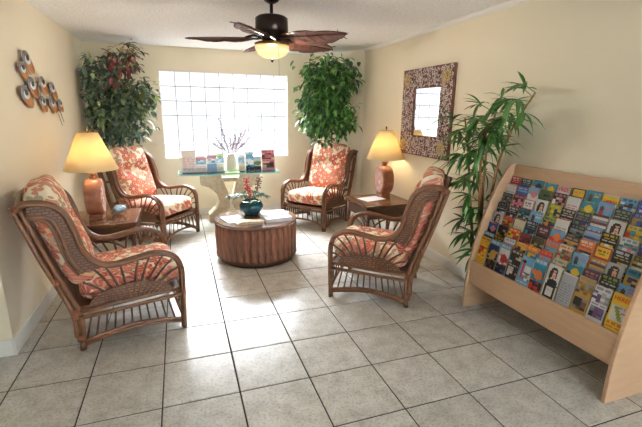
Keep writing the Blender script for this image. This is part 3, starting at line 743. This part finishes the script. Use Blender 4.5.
KD = dict(text='{0} brochure with {1} lettering', sun='{0} brochure with a {1} disc', frame='{0}-bordered brochure with {1} centre', stripe='{0} and {1} striped brochure', lady='pale brochure with a dark-haired portrait', person='{0} brochure with a small figure',
          photo='{0} photo brochure with {1} title', pair='{0} over {1} banded brochure', scene='{0} and {1} picture brochure', tower='{0} brochure with a {1} lighthouse', map='{0} brochure with a map', plain='plain {0} brochure')
TN = ['bottom', 'second', 'third', 'fourth', 'fifth', 'sixth', 'seventh', 'top']
ON = ['first', 'second', 'third', 'fourth', 'fifth', 'sixth', 'seventh', 'eighth', 'ninth', 'tenth', 'last']
pitch_y = (RY1-RY0-0.05)/11
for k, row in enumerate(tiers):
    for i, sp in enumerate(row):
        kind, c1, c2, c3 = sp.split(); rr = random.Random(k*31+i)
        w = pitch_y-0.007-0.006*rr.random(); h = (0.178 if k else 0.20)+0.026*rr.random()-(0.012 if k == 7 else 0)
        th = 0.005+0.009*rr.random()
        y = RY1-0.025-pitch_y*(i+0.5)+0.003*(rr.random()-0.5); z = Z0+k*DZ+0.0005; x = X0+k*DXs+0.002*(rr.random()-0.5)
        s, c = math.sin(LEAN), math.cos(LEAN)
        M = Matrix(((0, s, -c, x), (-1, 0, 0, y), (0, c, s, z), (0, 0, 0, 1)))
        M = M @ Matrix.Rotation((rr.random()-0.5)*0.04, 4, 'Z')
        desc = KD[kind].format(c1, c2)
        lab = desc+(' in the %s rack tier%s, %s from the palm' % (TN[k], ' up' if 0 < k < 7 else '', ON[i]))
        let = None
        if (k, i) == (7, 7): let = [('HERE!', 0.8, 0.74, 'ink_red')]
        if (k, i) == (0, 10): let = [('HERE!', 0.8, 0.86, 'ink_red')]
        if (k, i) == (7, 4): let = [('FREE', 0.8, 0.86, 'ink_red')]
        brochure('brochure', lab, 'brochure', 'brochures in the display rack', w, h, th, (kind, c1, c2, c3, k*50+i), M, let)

# ------------------------------------------------------------------ console table
GZ = 0.70
con = thing('console_table', 'glass-topped console table on angled carved stone supports', 'console table', (0.83, 3.82, 0))
gt = MB().box((-0.69, -0.22, GZ-0.012), (0.69, 0.22, GZ)).build('glass_top', 'table_glass', con)
e = MB()
for (a, b_) in (((-0.692, -0.222), (0.692, -0.2185)), ((-0.692, 0.2185), (0.692, 0.222)), ((-0.692, -0.2185), (-0.6885, 0.2185)), ((0.6885, -0.2185), (0.692, 0.2185))):
    e.box((a[0], a[1], GZ-0.0125), (b_[0], b_[1], GZ+0.0005))
e.build('glass_rim', 'glass_edge', gt)
for s in (-1, 1):
    pl = [(s*x, z) for x, z in [(0.41, GZ-0.013), (0.135, GZ-0.013), (0.07, 0.50), (0.02, 0.36), (0.02, 0.21), (0.09, 0.12), (0.12, 0.0), (0.32, 0.0), (0.32, 0.11), (0.22, 0.19), (0.16, 0.30), (0.20, 0.41), (0.30, 0.50), (0.41, 0.54)]]
    MB().prism(pl, 1, -0.11, 0.11).build('support', 'stone', con, bevel=0.012)
MB().box((-0.25, -0.05, 0.565), (0.25, 0.05, 0.62)).build('crossbar', 'stone', con, bevel=0.008)
# brochures on the console
PRINT_SHADE[0] = 1.0  # console covers keep full colour, no shade put in
cons = [ (0.289, 0.185, 0.300, 'plain white pink cream', 'tall pale brochure in a clear stand at the end of the console'),
         (0.450, 0.130, 0.220, 'pair pink skyblue white', 'pink and pale blue brochure in a clear stand next to the tall pale one'),
         (0.587, 0.130, 0.235, 'pair pink white skyblue', 'pink and white brochure in a clear stand on the console'),
         (0.705, 0.100, 0.250, 'pair lime skyblue white', 'lime and sky blue brochure in a clear stand beside the vase of dried stems'),
         (1.000, 0.095, 0.225, 'pair silver skyblue cream', 'silver and sky blue brochure in a clear stand by the vase of dried stems'),
         (1.112, 0.110, 0.265, 'scene skyblue white teal', 'sky blue picture brochure in a clear stand on the console'),
         (1.225, 0.110, 0.200, 'scene silver green navy', 'pale brochure with a small dark picture in a clear stand'),
         (1.390, 0.190, 0.290, 'photo pink maroon cream', 'pink and maroon brochure in a stand at the far end of the console')]
for i, (x, w, h, art, lab) in enumerate(cons):
    k, c1, c2, c3 = art.split(); ln = math.radians(14); s, c = math.sin(ln), math.cos(ln); y = 3.80 if i not in (2, 5) else 3.765
    M = Matrix(((1, 0, 0, x), (0, s, -c, y), (0, c, s, GZ+0.006), (0, 0, 0, 1)))
    o = brochure('desk_brochure', lab, 'brochure', 'brochures on the console', w, h, 0.012, (k, c1, c2, c3, 900+i), M, None, paper='white')
    hb = MB().box((-w/2-0.003, -0.004, -0.014), (w/2+0.003, -0.001, 0.02)).box((-w/2-0.003, -0.004, 0.004), (w/2+0.003, 0.06, 0.0055)).box((-w/2-0.003, -0.004, -0.0155), (w/2+0.003, h*0.9, -0.0135))
    hb.prism([(h*0.85, -0.0155), (h*0.8, -0.0155), (0.0, -0.06), (-0.004, -0.075)], 0, -w*0.2, w*0.2)
    hb.build('stand', 'clear_acrylic', o)
# vase with dried stems
vz = thing('vase', 'white vase of grey and pink dried stems on the console', 'vase', (0.855, 3.80, GZ))
MB().lathe([(0.055, 0.0), (0.066, 0.03), (0.07, 0.11), (0.06, 0.18), (0.052, 0.22), (0.062, 0.25), (0.058, 0.25), (0.046, 0.215)], 24, cap=False).lathe([(0.0, 0.002), (0.048, 0.0)], 24, cap=False).build('vase_body', 'ceramic_white', vz, True)
rs = random.Random(5)
tips = [(-0.10, -0.02, 0.50), (-0.075, 0.03, 0.40), (-0.14, 0.0, 0.34), (-0.16, 0.02, 0.28), (0.0, 0.02, 0.33), (0.05, -0.02, 0.35), (0.11, 0.0, 0.37), (0.15, 0.02, 0.40), (0.18, -0.02, 0.33), (0.08, 0.03, 0.29), (-0.05, -0.04, 0.30), (0.13, 0.03, 0.28), (-0.09, 0.0, 0.26), (0.03, 0.04, 0.27)]
for i, (a, b_, z) in enumerate(tips):
    a *= 1.45; z = 0.25+(z-0.19)*1.55
    m = MB(); m.tube([(0.01*a, 0, 0.05), (a*0.2, b_*0.4, 0.25), (a, b_, z)], 0.003, 5, 7)
    for q in range(14):
        t_ = 0.45+0.55*q/13; p = Vector((a*0.2, b_*0.4, 0.25)).lerp(Vector((a, b_, z)), t_)
        d2 = Vector((rs.uniform(-1, 1), rs.uniform(-1, 1), rs.uniform(0.2, 1))).normalized()*0.034
        m.tube([p, p+d2], 0.008, 5, taper=(1, 0.3))
    m.build('dried_stem', 'sprig_pink' if i in (7, 4, 9) else 'sprig', vz)
tag(MB().box((-0.085, -0.05, 0), (0.085, 0.05, 0.012)).build('green_booklet', 'book_green', loc=(0.86, 3.66, GZ+0.001), bevel=0.002), 'green booklet lying flat before the vase on the console', 'booklet')

# ------------------------------------------------------------------ things on the drum table
pz = CZ+0.001
pp = thing('potted_plant', 'teal glazed ball pot with green leaves and red flower spikes', 'potted plant', (0.875, 2.30, pz))
MB().lathe([(0.0, 0.0), (0.065, 0.0), (0.10, 0.03), (0.128, 0.075), (0.130, 0.11), (0.112, 0.15), (0.085, 0.165), (0.08, 0.158), (0.10, 0.14)], 32, cap=False).build('pot', 'pot_teal', pp, True)
MB().lathe([(0.0, 0.145), (0.098, 0.142)], 20, cap=False).build('soil', 'soil', pp)
rs = random.Random(3)
def leaf_strip(b, base, dirn, length, width, droop, mi=0, colr=None, n=5, fold=0.25):
    d = Vector(dirn).normalized(); side = d.cross(Vector((0, 0, 1)))
    side = side.normalized() if side.length > 1e-3 else Vector((1, 0, 0)); upv = side.cross(d)
    V = []
    for i in range(n):
        t_ = i/(n-1); p = Vector(base)+d*length*t_+Vector((0, 0, -droop*length*t_*t_))
        w = width*math.sin(PI*(0.12+0.86*t_))**0.8*0.5 if i < n-1 else 0.001
        V += [p+side*w+upv*w*fold, p, p-side*w+upv*w*fold]
    Fs = []
    for i in range(n-1):
        a = i*3; Fs += [(a, a+1, a+4, a+3), (a+1, a+2, a+5, a+4)]
    b.add(V, Fs, mi, colr)
for k in range(15):
    a = 2*PI*k/15+rs.uniform(-0.2, 0.2); rd = rs.uniform(0.08, 0.17)
    if math.cos(a) < -0.2: rd += 0.05
    tip = (math.cos(a)*rd, math.sin(a)*rd*0.8, 0.16+rs.uniform(0.02, 0.10))
    MB().tube([(0.02*math.cos(a), 0.02*math.sin(a), 0.14), (tip[0]*0.6, tip[1]*0.6, tip[2]+0.02), tip], 0.003, 5, 6).build('leaf_stalk', 'leaf_house', pp)
    for q in (-0.8, 0, 0.8):
        bl = MB(); leaf_strip(bl, tip, (math.cos(a+q), math.sin(a+q), 0.1), rs.uniform(0.06, 0.085), 0.045, 0.5); bl.build('leaf', 'leaf_house', pp)
for (bx, by, tz, mt) in ((-0.045, 0.0, 0.40, 'flower_red'), (0.10, 0.01, 0.40, 'flower_rust'), (-0.02, -0.02, 0.31, 'flower_red')):
    st = MB().tube([(bx*0.2, 0, 0.14), (bx*0.7, by, 0.28), (bx, by, tz)], 0.006, 6, 8).build('flower_stalk', 'rattan_dark', pp)
    fl_ = MB()
    for q in range(16):
        zz = tz-0.13*q/15; a = q*2.4; c_ = Vector((bx*(0.75+0.25*(1-q/15)), by, zz)); fl_.tube([c_, c_+Vector((0.026*math.cos(a), 0.026*math.sin(a), 0.012)), c_+Vector((0.032*math.cos(a), 0.032*math.sin(a), 0.0))], 0.008, 6, taper=(0.5, 1.0))
    fl_.build('flower_spike', mt, pp, True)
def magazine(name, label, loc, rz, w, h, th, mt, pages=True):
    t = thing(name, label, 'magazine', loc, rz)
    MB().box((-w/2, -h/2, 0), (w/2, h/2, th*0.9)).build('pages', 'paper_white', t)
    MB().box((-w/2-0.001, -h/2-0.001, th*0.9), (w/2+0.001, h/2+0.001, th)).build('cover', mt, t)
    return t
magazine('magazine', 'white magazine lying at the rim of the drum table', (0.665, 2.15, pz), 0.25, 0.20, 0.28, 0.006, 'paper_white')
magazine('magazine', 'thick grey catalogue lying on the drum table beside the pot', (1.09, 2.04, pz), 0.10, 0.28, 0.22, 0.035, 'paper_grey')
magazine('magazine', 'thin white leaflet lying behind the thick grey catalogue', (1.11, 2.29, pz), -0.15, 0.26, 0.22, 0.012, 'paper_white')
# folded newspaper
nv = thing('newspaper', 'tan and white folded newspaper in front of the teal pot', 'newspaper', (0.80, 1.975, pz), 0.12)
V = []; n = 9
for i in range(n):
    q = i/(n-1); z = 0.012+0.016*math.sin(PI*q)
    for yy in (-0.055, 0.055): V += [(-0.14+0.28*q, yy, z+0.006*math.sin(7*q)), (-0.14+0.28*q, yy, 0.0)]
Fs = []
for i in range(n-1):
    a = i*4; c = a+4; Fs += [(a, c, c+2, a+2), (a+1, a+3, c+3, c+1), (a, a+1, c+1, c), (a+2, c+2, c+3, a+3)]
Fs += [(0, 2, 3, 1), ((n-1)*4, (n-1)*4+1, (n-1)*4+3, (n-1)*4+2)]
MB().add(V, Fs).build('folded_sheet', 'paper_tan', nv)
MB().box((-0.12, 0.056, 0), (0.125, 0.075, 0.010)).build('loose_page', 'paper_white', nv)

# ------------------------------------------------------------------ ceiling fan
FX, FY = 0.90, 1.24
fan = thing('ceiling_fan', 'bronze ceiling fan with leaf-shaped brown blades and lit bowl', 'ceiling fan', (FX, FY, H))
MB().lathe([(0.0, 0.0), (0.075, 0.0), (0.072, -0.02), (0.05, -0.05), (0.02, -0.065), (0.0, -0.065)], 24, cap=False).build('canopy', 'fan_bronze', fan, True)
MB().tube([(0, 0, -0.05), (0, 0, -0.16)], 0.013, 12).build('downrod', 'fan_bronze', fan, True)
MB().lathe([(0.0, -0.135), (0.03, -0.14), (0.10, -0.15), (0.122, -0.165), (0.124, -0.255), (0.112, -0.275), (0.08, -0.285), (0.075, -0.32), (0.085, -0.335), (0.0, -0.335)], 36, cap=False).build('motor', 'fan_bronze', fan, True)
MB().lathe([(0.115, -0.335), (0.132, -0.342), (0.13, -0.357), (0.0, -0.357)], 36, cap=False).build('bowl_rim', 'brass', fan, True)
MB().lathe([(0.130, -0.352), (0.128, -0.378), (0.108, -0.418), (0.06, -0.444), (0.0, -0.45)], 36, cap=False).build('light_bowl', 'fan_glass', fan, True)
MB().lathe([(0.004, -0.447), (0.012, -0.454), (0.008, -0.472), (0.0, -0.477)], 12, cap=False).build('bowl_finial', 'fan_bronze', fan, True)
MB().tube([(0.02, -0.06, -0.34), (0.02, -0.137, -0.36), (0.02, -0.139, -0.66)], 0.0012, 5).build('pull_chain', 'brass', fan)
l = bpy.data.lights.new('fan_bulb', 'POINT'); l.energy = FAN_POWER; l.color = (1.0, 0.94, 0.85); l.shadow_soft_size = 0.05
lo = bpy.data.objects.new('fan_bulb', l); COL.objects.link(lo); lo.parent = fan; lo.location = (0, 0, -0.40)
def blade_mesh(top=0.004):
    n = 34; V = []; L0, L1 = 0.17, 0.655
    for i in range(n):
        t_ = i/(n-1); x = L0+(L1-L0)*t_
        w = 0.125*math.sin(PI*min(1, 0.10+0.9*t_**0.85))**0.6
        sc_ = 1-0.10*((t_*4.6) % 1.0)**3 if t_ < 0.93 else 0.95
        w = max(w*sc_, 0.004)
        for q in (-1, -0.5, 0, 0.5, 1):
            z = -0.018*(q*q)*w/0.1+0.003*math.sin(t_*PI*4.6+abs(q)*2)*abs(q)-0.015*t_*t_
            V.append((x-0.03*abs(q), q*w, z))
    top = len(V); V += [(x, y, z-0.006) for x, y, z in V]
    Fs = []
    for i in range(n-1):
        for j in range(4):
            a = i*5+j; Fs += [(a, a+1, a+6, a+5), (top+a, top+a+5, top+a+6, top+a+1)]
    for i in range(n-1):
        for j in (0, 4):
            a = i*5+j; Fs.append((a, a+5, top+a+5, top+a))
    return V, Fs
va = math.atan2(FY-cam_loc.y, FX-cam_loc.x)   # direction the fan was stopped in: one blade square to the sight line
V, Fs = blade_mesh(); blade0 = None
for k in range(5):
    a = va+PI/2+k*2*PI/5
    M3 = Matrix.Rotation(a, 4, 'Z') @ Matrix.Translation((0, 0, -0.300)) @ Matrix.Rotation(math.radians(-13), 4, 'X')
    if blade0 is None:
        blade0 = MB().add(V, Fs).build('blade', 'fan_blade', fan, True)
        rib = MB().tube([(0.10, 0, -0.010), (0.30, 0, -0.012), (0.64, 0, -0.024)], 0.007, 6, 8, taper=(1, 0.4))
        for q in range(5):
            for s in (-1, 1): rib.tube([(0.22+0.085*q, 0, -0.012), (0.26+0.085*q, s*0.075, -0.022)], 0.003, 5)
        r0_ = rib.build('blade_rib', 'fan_rib', blade0); bl = blade0
        arm0 = MB().box((0.07, -0.02, -0.012), (0.20, 0.02, -0.004)).tube([(0.08, 0, 0), (0.14, 0, 0.012), (0.20, 0, -0.004)], 0.009, 7, 8).build('blade_arm', 'fan_bronze', blade0)
    else:
        bl = copy_tree(blade0, fan)
    bl.location = M3.to_translation(); bl.rotation_euler = M3.to_euler()

# ------------------------------------------------------------------ mirror on the right wall
MY0, MY1, MZ0, MZ1 = 1.345, 2.255, 1.085, 1.995
GY0, GY1, GZ0, GZ1 = 1.535, 2.015, 1.30, 1.79
mir = thing('wall_mirror', 'square wall mirror with a mosaic frame and gold corner flowers', 'mirror', (XR, (MY0+MY1)/2, (MZ0+MZ1)/2))
oy, oz = -(MY0+MY1)/2, -(MZ0+MZ1)/2
b = MB()
for (a, c) in (((MY0, MZ0), (GY0, MZ1)), ((GY1, MZ0), (MY1, MZ1)), ((GY0, MZ0), (GY1, GZ0)), ((GY0, GZ1), (GY1, MZ1))):
    b.box((-0.035, a[0]+oy, a[1]+oz), (-0.002, c[0]+oy, c[1]+oz))
frm = b.build('frame', 'mirror_board', mir)
MB().box((-0.022, GY0+oy, GZ0+oz), (-0.015, GY1+oy, GZ1+oz)).build('mirror_glass', 'mirror_glass', mir)
rs = random.Random(2); b = MB(); cnt = 0
st_y, st_z = 0.013, 0.026
yy = MY0+0.008
while yy < MY1-0.006:
    zz = MZ0+0.014+rs.random()*0.012
    while zz < MZ1-0.012:
        inside = GY0-0.008 < yy < GY1+0.008 and GZ0-0.016 < zz < GZ1+0.016
        if not inside:
            a = rs.uniform(-0.7, 0.7); l = rs.uniform(0.009, 0.014); w = rs.uniform(0.0034, 0.005)
            d = Vector((0, math.sin(a), math.cos(a))); e_ = Vector((0, math.cos(a), -math.sin(a))); c = Vector((-0.035, yy+oy, zz+oz)); h_ = rs.uniform(0.004, 0.009)
            V = [c+d*l, c+e_*w, c-d*l, c-e_*w]; V2 = [p*1.0+Vector((-h_, 0, 0)) for p in [c+d*l*0.8, c+e_*w*0.7, c-d*l*0.8, c-e_*w*0.7]]
            b.add(V+V2, [(4, 5, 6, 7), (0, 1, 5, 4), (1, 2, 6, 5), (2, 3, 7, 6), (3, 0, 4, 7)], rs.choice([0, 0, 0, 1, 2]))
        zz += st_z*rs.uniform(0.75, 1.05)
    yy += st_y
tag(b.build('mosaic', ['mosaic_pale', 'mosaic_dark', 'mosaic_rose'], frm), kind='stuff')
for cy, cz in ((MY0+0.10, MZ0+0.11), (MY1-0.10, MZ0+0.11), (MY0+0.10, MZ1-0.11), (MY1-0.10, MZ1-0.11)):
    b = MB()
    for k in range(12):
        a = 2*PI*k/12; d = Vector((0, math.cos(a), math.sin(a))); e_ = Vector((0, -math.sin(a), math.cos(a))); c = Vector((-0.046, cy+oy, cz+oz))
        b.add([c+d*0.02, c+d*0.05+e_*0.013, c+d*0.082, c+d*0.05-e_*0.013, c+d*0.05+Vector((-0.006, 0, 0))], [(0, 1, 4), (1, 2, 4), (2, 3, 4), (3, 0, 4)])
    b.lathe([(0.0, 0.0)], 3) if False else None
    for k in range(8):
        a = 2*PI*k/8; b.tube([(-0.040, cy+oy, cz+oz), (-0.054, cy+oy+0.018*math.cos(a), cz+oz+0.018*math.sin(a))], 0.006, 5)
    b.build('corner_flower', 'flower_gold', frm)

# ------------------------------------------------------------------ disc sculpture on the left wall
art = thing('wall_sculpture', 'metal wall sculpture of amber leaves and silver-ringed discs', 'wall art', (XL, 2.3, 1.75))
discs = [(1.814, 1.909, 0.062), (1.685, 1.828, 0.050), (1.666, 1.649, 0.062), (1.843, 1.722, 0.060), (2.132, 1.752, 0.056), (2.413, 1.721, 0.058), (2.067, 1.596, 0.050), (2.345, 1.594, 0.056), (2.609, 1.586, 0.046)]
def disc(b, x, cy, cz, ry, rz_, th, mi=0, n=24, tilt=0):
    V = []
    for s, xx in ((1.0, x), (1.0, x+th*0.5), (0.85, x+th)):
        for k in range(n):
            a = 2*PI*k/n; py, pz_ = ry*s*math.cos(a), rz_*s*math.sin(a)
            V.append((xx, cy+py*math.cos(tilt)-pz_*math.sin(tilt), cz+py*math.sin(tilt)+pz_*math.cos(tilt)))
    b.add(V, [(i*n+j, i*n+(j+1) % n, (i+1)*n+(j+1) % n, (i+1)*n+j) for i in range(2) for j in range(n)]+[tuple(2*n+k for k in range(n))], mi)
for i, (y, z, r) in enumerate(discs):
    r *= 0.86; y0, z0 = y-2.3, z-1.75; ry = r*1.7
    lf = MB(); disc(lf, 0.022, y0+ry*0.75, z0-r*0.6, ry*1.5, r*1.2, 0.006, tilt=-0.4); lf_o = lf.build('amber_leaf', 'art_amber', art, True)
    dc = MB(); disc(dc, 0.030, y0, z0, ry, r, 0.006); d_o = dc.build('disc', 'art_silver', art)
    a1 = MB(); disc(a1, 0.036, y0+0.2*ry, z0-0.25*r, ry*0.68, r*0.62, 0.004); a1.build('disc_ring', 'art_white', d_o)
    a2 = MB(); disc(a2, 0.040, y0+0.05*ry, z0, ry*0.36, r*0.40, 0.004); a2.build('disc_centre', 'art_black', d_o)
    MB().tube([(0.002, y0, z0), (0.03, y0, z0)], 0.006, 6).build('wall_peg', 'art_silver', art)
for i, j in ((0, 3), (0, 1), (3, 2), (3, 4), (4, 5), (4, 6), (6, 7), (5, 7), (7, 8)):
    a, c = discs[i], discs[j]
    MB().tube([(0.018, a[0]-2.3, a[1]-1.75), (0.018, c[0]-2.3, c[1]-1.75)], 0.005, 6).build('rod', 'art_silver', art, True)
for y, z in ((2.02, 1.78), (2.63, 1.52), (2.56, 1.49)):
    MB().tube([(0.018, y-2.3, z-1.75), (0.02, y-2.22, z-1.86)], 0.004, 5).build('twig', 'art_silver', art)

# ------------------------------------------------------------------ ficus trees
def ficus(name, label, base, pot_r, blobs, nleaf, palette, seed, lsize, stems, tint=None, bounds=None):
    t = thing(name, label, 'tree', (base[0], base[1], 0)); rs = random.Random(seed)
    MB().lathe([(0.0, 0.0), (pot_r*0.75, 0.0), (pot_r, 0.22), (pot_r*1.05, 0.23), (pot_r*0.93, 0.24), (pot_r*0.9, 0.21), (0, 0.21)], 24, cap=False).build('pot', 'pot_dark', t, True)
    MB().lathe([(0.0, 0.213), (pot_r*0.9, 0.211)], 20, cap=False).build('soil', 'soil', t)
    for s in stems:
        MB().tube([(p[0]-base[0], p[1]-base[1], p[2]) for p in s], 0.016, 8, 16, taper=(1, 0.5)).build('trunk', 'trunk', t, True)
    br = MB(); b = MB()
    spine = [cr(s, 20) for s in stems]
    tot = sum(q[3]*q[4]*q[5] for q in blobs)
    for (cx, cy, cz, rx, ry, rz_, *pal) in blobs:
        pal = pal[0] if pal else palette
        k_n = int(nleaf*(rx*ry*rz_)**0.8/sum((q[3]*q[4]*q[5])**0.8 for q in blobs))
        for k in range(k_n//7):
            # a twig with about seven leaves
            while True:
                d = Vector((rs.gauss(0, 1), rs.gauss(0, 1), rs.gauss(0, 1))).normalized(); rr = rs.random()**0.45
                p = Vector((cx+d.x*rx*rr, cy+d.y*ry*rr, cz+d.z*rz_*rr))
                if not bounds or bounds(p): break
            sp = min((q for S in spine for q in S), key=lambda q: (q-p).length+max(0, q.z-p.z+0.1)*0.7)
            if k % 3 == 0:
                m2 = sp.lerp(p, 0.55)+Vector((0, 0, 0.05))
                br.tube([q-Vector((base[0], base[1], 0)) for q in (sp, m2, p)], 0.0045, 5, 5, taper=(1, 0.4))
            out = (p-sp); out.z *= 0.4; out = out.normalized() if out.length > 1e-4 else Vector((1, 0, 0))
            for q in range(7):
                dd = (out*0.7+Vector((rs.gauss(0, 0.6), rs.gauss(0, 0.6), rs.gauss(-0.55, 0.45)))).normalized()
                o_ = p+Vector((rs.gauss(0, 0.045), rs.gauss(0, 0.045), rs.gauss(0, 0.045)))
                ls = lsize*rs.uniform(0.7, 1.2)
                tipp = o_+dd*ls
                if bounds and not (bounds(o_) and bounds(tipp)): continue
                c = lin(rs.choice(pal)); kk = rs.uniform(0.7, 1.25); c = tuple(min(1, x*kk) for x in c)
                leaf_strip(b, o_-Vector((base[0], base[1], 0)), dd, ls, ls*0.58, 0.25, 0, c, 4, 0.3)
    br.build('branches', 'trunk', t)
    tag(b.build('foliage', 'foliage', t), kind='stuff')
    return t
G1 = [(84, 108, 88), (98, 126, 100), (68, 92, 78), (122, 144, 106), (146, 166, 116), (108, 126, 122)]
G1y = [(142, 156, 84), (170, 172, 98), (112, 130, 82), (90, 112, 80)]
R1 = [(156, 78, 80), (186, 118, 120), (128, 66, 62), (150, 94, 70), (88, 104, 82)]
inL = lambda p: p.x > XL+0.03 and p.z < H-0.03 and p.y < YB-0.03
ficus('ficus_tree', 'leafy artificial ficus with red and green leaves by the glass block window', (-0.56, 3.92), 0.13,
      [(-0.56, 3.72, 1.72, 0.38, 0.28, 0.36), (-0.42, 3.75, 1.45, 0.30, 0.24, 0.26), (-0.66, 3.72, 1.40, 0.22, 0.24, 0.24), (-0.27, 3.75, 1.70, 0.22, 0.22, 0.24, G1+G1y), (-0.46, 3.72, 2.02, 0.20, 0.2, 0.20, R1+G1[:2]), (-0.33, 3.72, 2.16, 0.12, 0.15, 0.18, R1+G1y), (-0.76, 3.75, 2.0, 0.14, 0.16, 0.20, R1[:2]+G1*2), (-0.50, 3.75, 1.20, 0.24, 0.2, 0.16), (-0.30, 3.70, 2.28, 0.06, 0.06, 0.09, G1y), (-0.80, 3.75, 1.62, 0.10, 0.16, 0.30)],
      2600, G1, 21, 0.080, [[(-0.55, 3.92, 0.2), (-0.53, 3.88, 0.9), (-0.46, 3.80, 1.5), (-0.36, 3.74, 2.15)], [(-0.58, 3.92, 0.2), (-0.62, 3.88, 1.0), (-0.70, 3.78, 1.6), (-0.74, 3.76, 2.0)], [(-0.54, 3.93, 0.2), (-0.42, 3.9, 1.0), (-0.3, 3.8, 1.5)]], bounds=inL)
G2 = [(76, 126, 62), (92, 146, 72), (60, 102, 58), (112, 166, 86), (70, 98, 76), (130, 178, 100)]
def inR(p):
    # keep clear of the angled corner wall
    nx_, ny_ = (DY0-DY1), (DX1-DX0); l = math.hypot(nx_, ny_)
    return ((p.x-DX0)*nx_+(p.y-DY0)*ny_)/l < -0.03 and p.x < XR-0.03 and p.z < H-0.04 and p.y < YB-0.03
ficus('ficus_tree', 'leafy artificial ficus with all-green leaves in the angled corner', (2.30, 3.77), 0.10,
      [(2.13, 3.55, 1.90, 0.33, 0.25, 0.30), (2.02, 3.6, 1.60, 0.24, 0.22, 0.28), (2.27, 3.45, 1.66, 0.27, 0.24, 0.32), (2.13, 3.5, 1.36, 0.26, 0.22, 0.22), (2.32, 3.42, 2.0, 0.22, 0.22, 0.24), (1.98, 3.6, 2.08, 0.14, 0.16, 0.14), (2.2, 3.52, 2.16, 0.18, 0.16, 0.14), (2.35, 3.4, 1.42, 0.16, 0.16, 0.2)],
      2900, G2, 22, 0.088, [[(2.30, 3.77, 0.2), (2.36, 3.80, 0.9), (2.28, 3.62, 1.4), (2.22, 3.55, 2.1)], [(2.28, 3.78, 0.2), (2.31, 3.84, 0.95), (2.10, 3.64, 1.5), (2.05, 3.6, 2.0)]], bounds=inR)

# ------------------------------------------------------------------ slender palm beside the rack
PB = (2.535, 0.615)
palm = thing('palm_plant', 'tall bamboo palm with drooping narrow leaves beside the brochure rack', 'palm', (PB[0], PB[1], 0))
MB().lathe([(0.0, 0.0), (0.075, 0.0), (0.092, 0.2), (0.098, 0.21), (0.088, 0.22), (0.083, 0.19), (0, 0.19)], 24, cap=False).build('pot', 'pot_dark', palm, True)
MB().lathe([(0.0, 0.193), (0.083, 0.191)], 20, cap=False).build('soil', 'soil', palm)
canes = [[(2.53, 0.62, 0.19), (2.50, 0.63, 0.8), (2.46, 0.60, 1.3), (2.45, 0.52, 1.60)], [(2.52, 0.63, 0.19), (2.46, 0.70, 0.7), (2.42, 0.76, 1.2), (2.40, 0.82, 1.5)], [(2.55, 0.60, 0.19), (2.53, 0.56, 1.0), (2.50, 0.42, 1.4), (2.48, 0.22, 1.68)], [(2.52, 0.61, 0.19), (2.44, 0.60, 0.9), (2.38, 0.56, 1.3), (2.36, 0.46, 1.48)]]
for c in canes: MB().tube([(a-PB[0], b_-PB[1], z) for a, b_, z in c], 0.013, 8, 18, taper=(1, 0.5)).build('cane', 'cane_stem', palm, True)
leafs = []
for v in range(4):
    b = MB(); leaf_strip(b, (0, 0, 0), (1, 0, 0.15), 0.155+0.018*v, 0.027+0.003*(v % 2), 0.2+0.15*v, n=6, fold=0.3)
    leafs.append(b)
lo_ = []
rs = random.Random(9); nleaf = 0
def clear(p):
    if p.x > XR-0.015: return False
    if p.y < RY1+0.012 and p.z < 1.20: return False
    return True
proto = [None]*4
for ci, c in enumerate(canes):
    S = cr(c, 30)
    KN = (17, 20, 13, 13)[ci]
    for k in range(KN):
        q = (0.22, 0.12, 0.62, 0.45)[ci]; q += (1-q)*k/(KN-1); p = S[min(29, int(q*29))]
        az = PI+rs.uniform(-2.0, 2.0) if p.x > 2.45 else k*2.4+ci*1.3+rs.uniform(-0.4, 0.4)
        stalk = rs.uniform(0.06, 0.17); hub = p+Vector((math.cos(az)*stalk*0.8, math.sin(az)*stalk, rs.uniform(0.0, 0.07)))
        if not clear(hub): hub = p.copy()
        if (hub-p).length > 0.02: MB().tube([p-Vector((*PB, 0)), hub-Vector((*PB, 0))], 0.003, 5).build('leaf_stalk', 'leaf_palm', palm)
        nl = rs.randint(6, 8)
        for j in range(nl):
            a2 = az+(j-(nl-1)/2)*0.45+rs.uniform(-0.1, 0.1); el = rs.uniform(-0.75, 0.35) if k < KN-2 else rs.uniform(-0.4, 0.7)
            v = rs.randrange(4); sc_ = rs.uniform(0.75, 1.12); rx_ = rs.uniform(-0.4, 0.4)
            Rm = Matrix.Translation(hub) @ Matrix.Rotation(a2, 4, 'Z') @ Matrix.Rotation(-el, 4, 'Y') @ Matrix.Rotation(rx_, 4, 'X') @ Matrix.Scale(sc_, 4)
            if not all(clear(Rm @ Vector(q_)) for q_ in leafs[v].v): continue
            if proto[v] is None:
                o = leafs[v].build('leaf', 'leaf_palm', palm); proto[v] = o
            else:
                o = link_copy(proto[v], palm)
            o.location = hub-Vector((*PB, 0)); o.rotation_euler = (rx_, -el, a2); o.scale = (sc_,)*3
            nleaf += 1
print('palm leaves', nleaf)
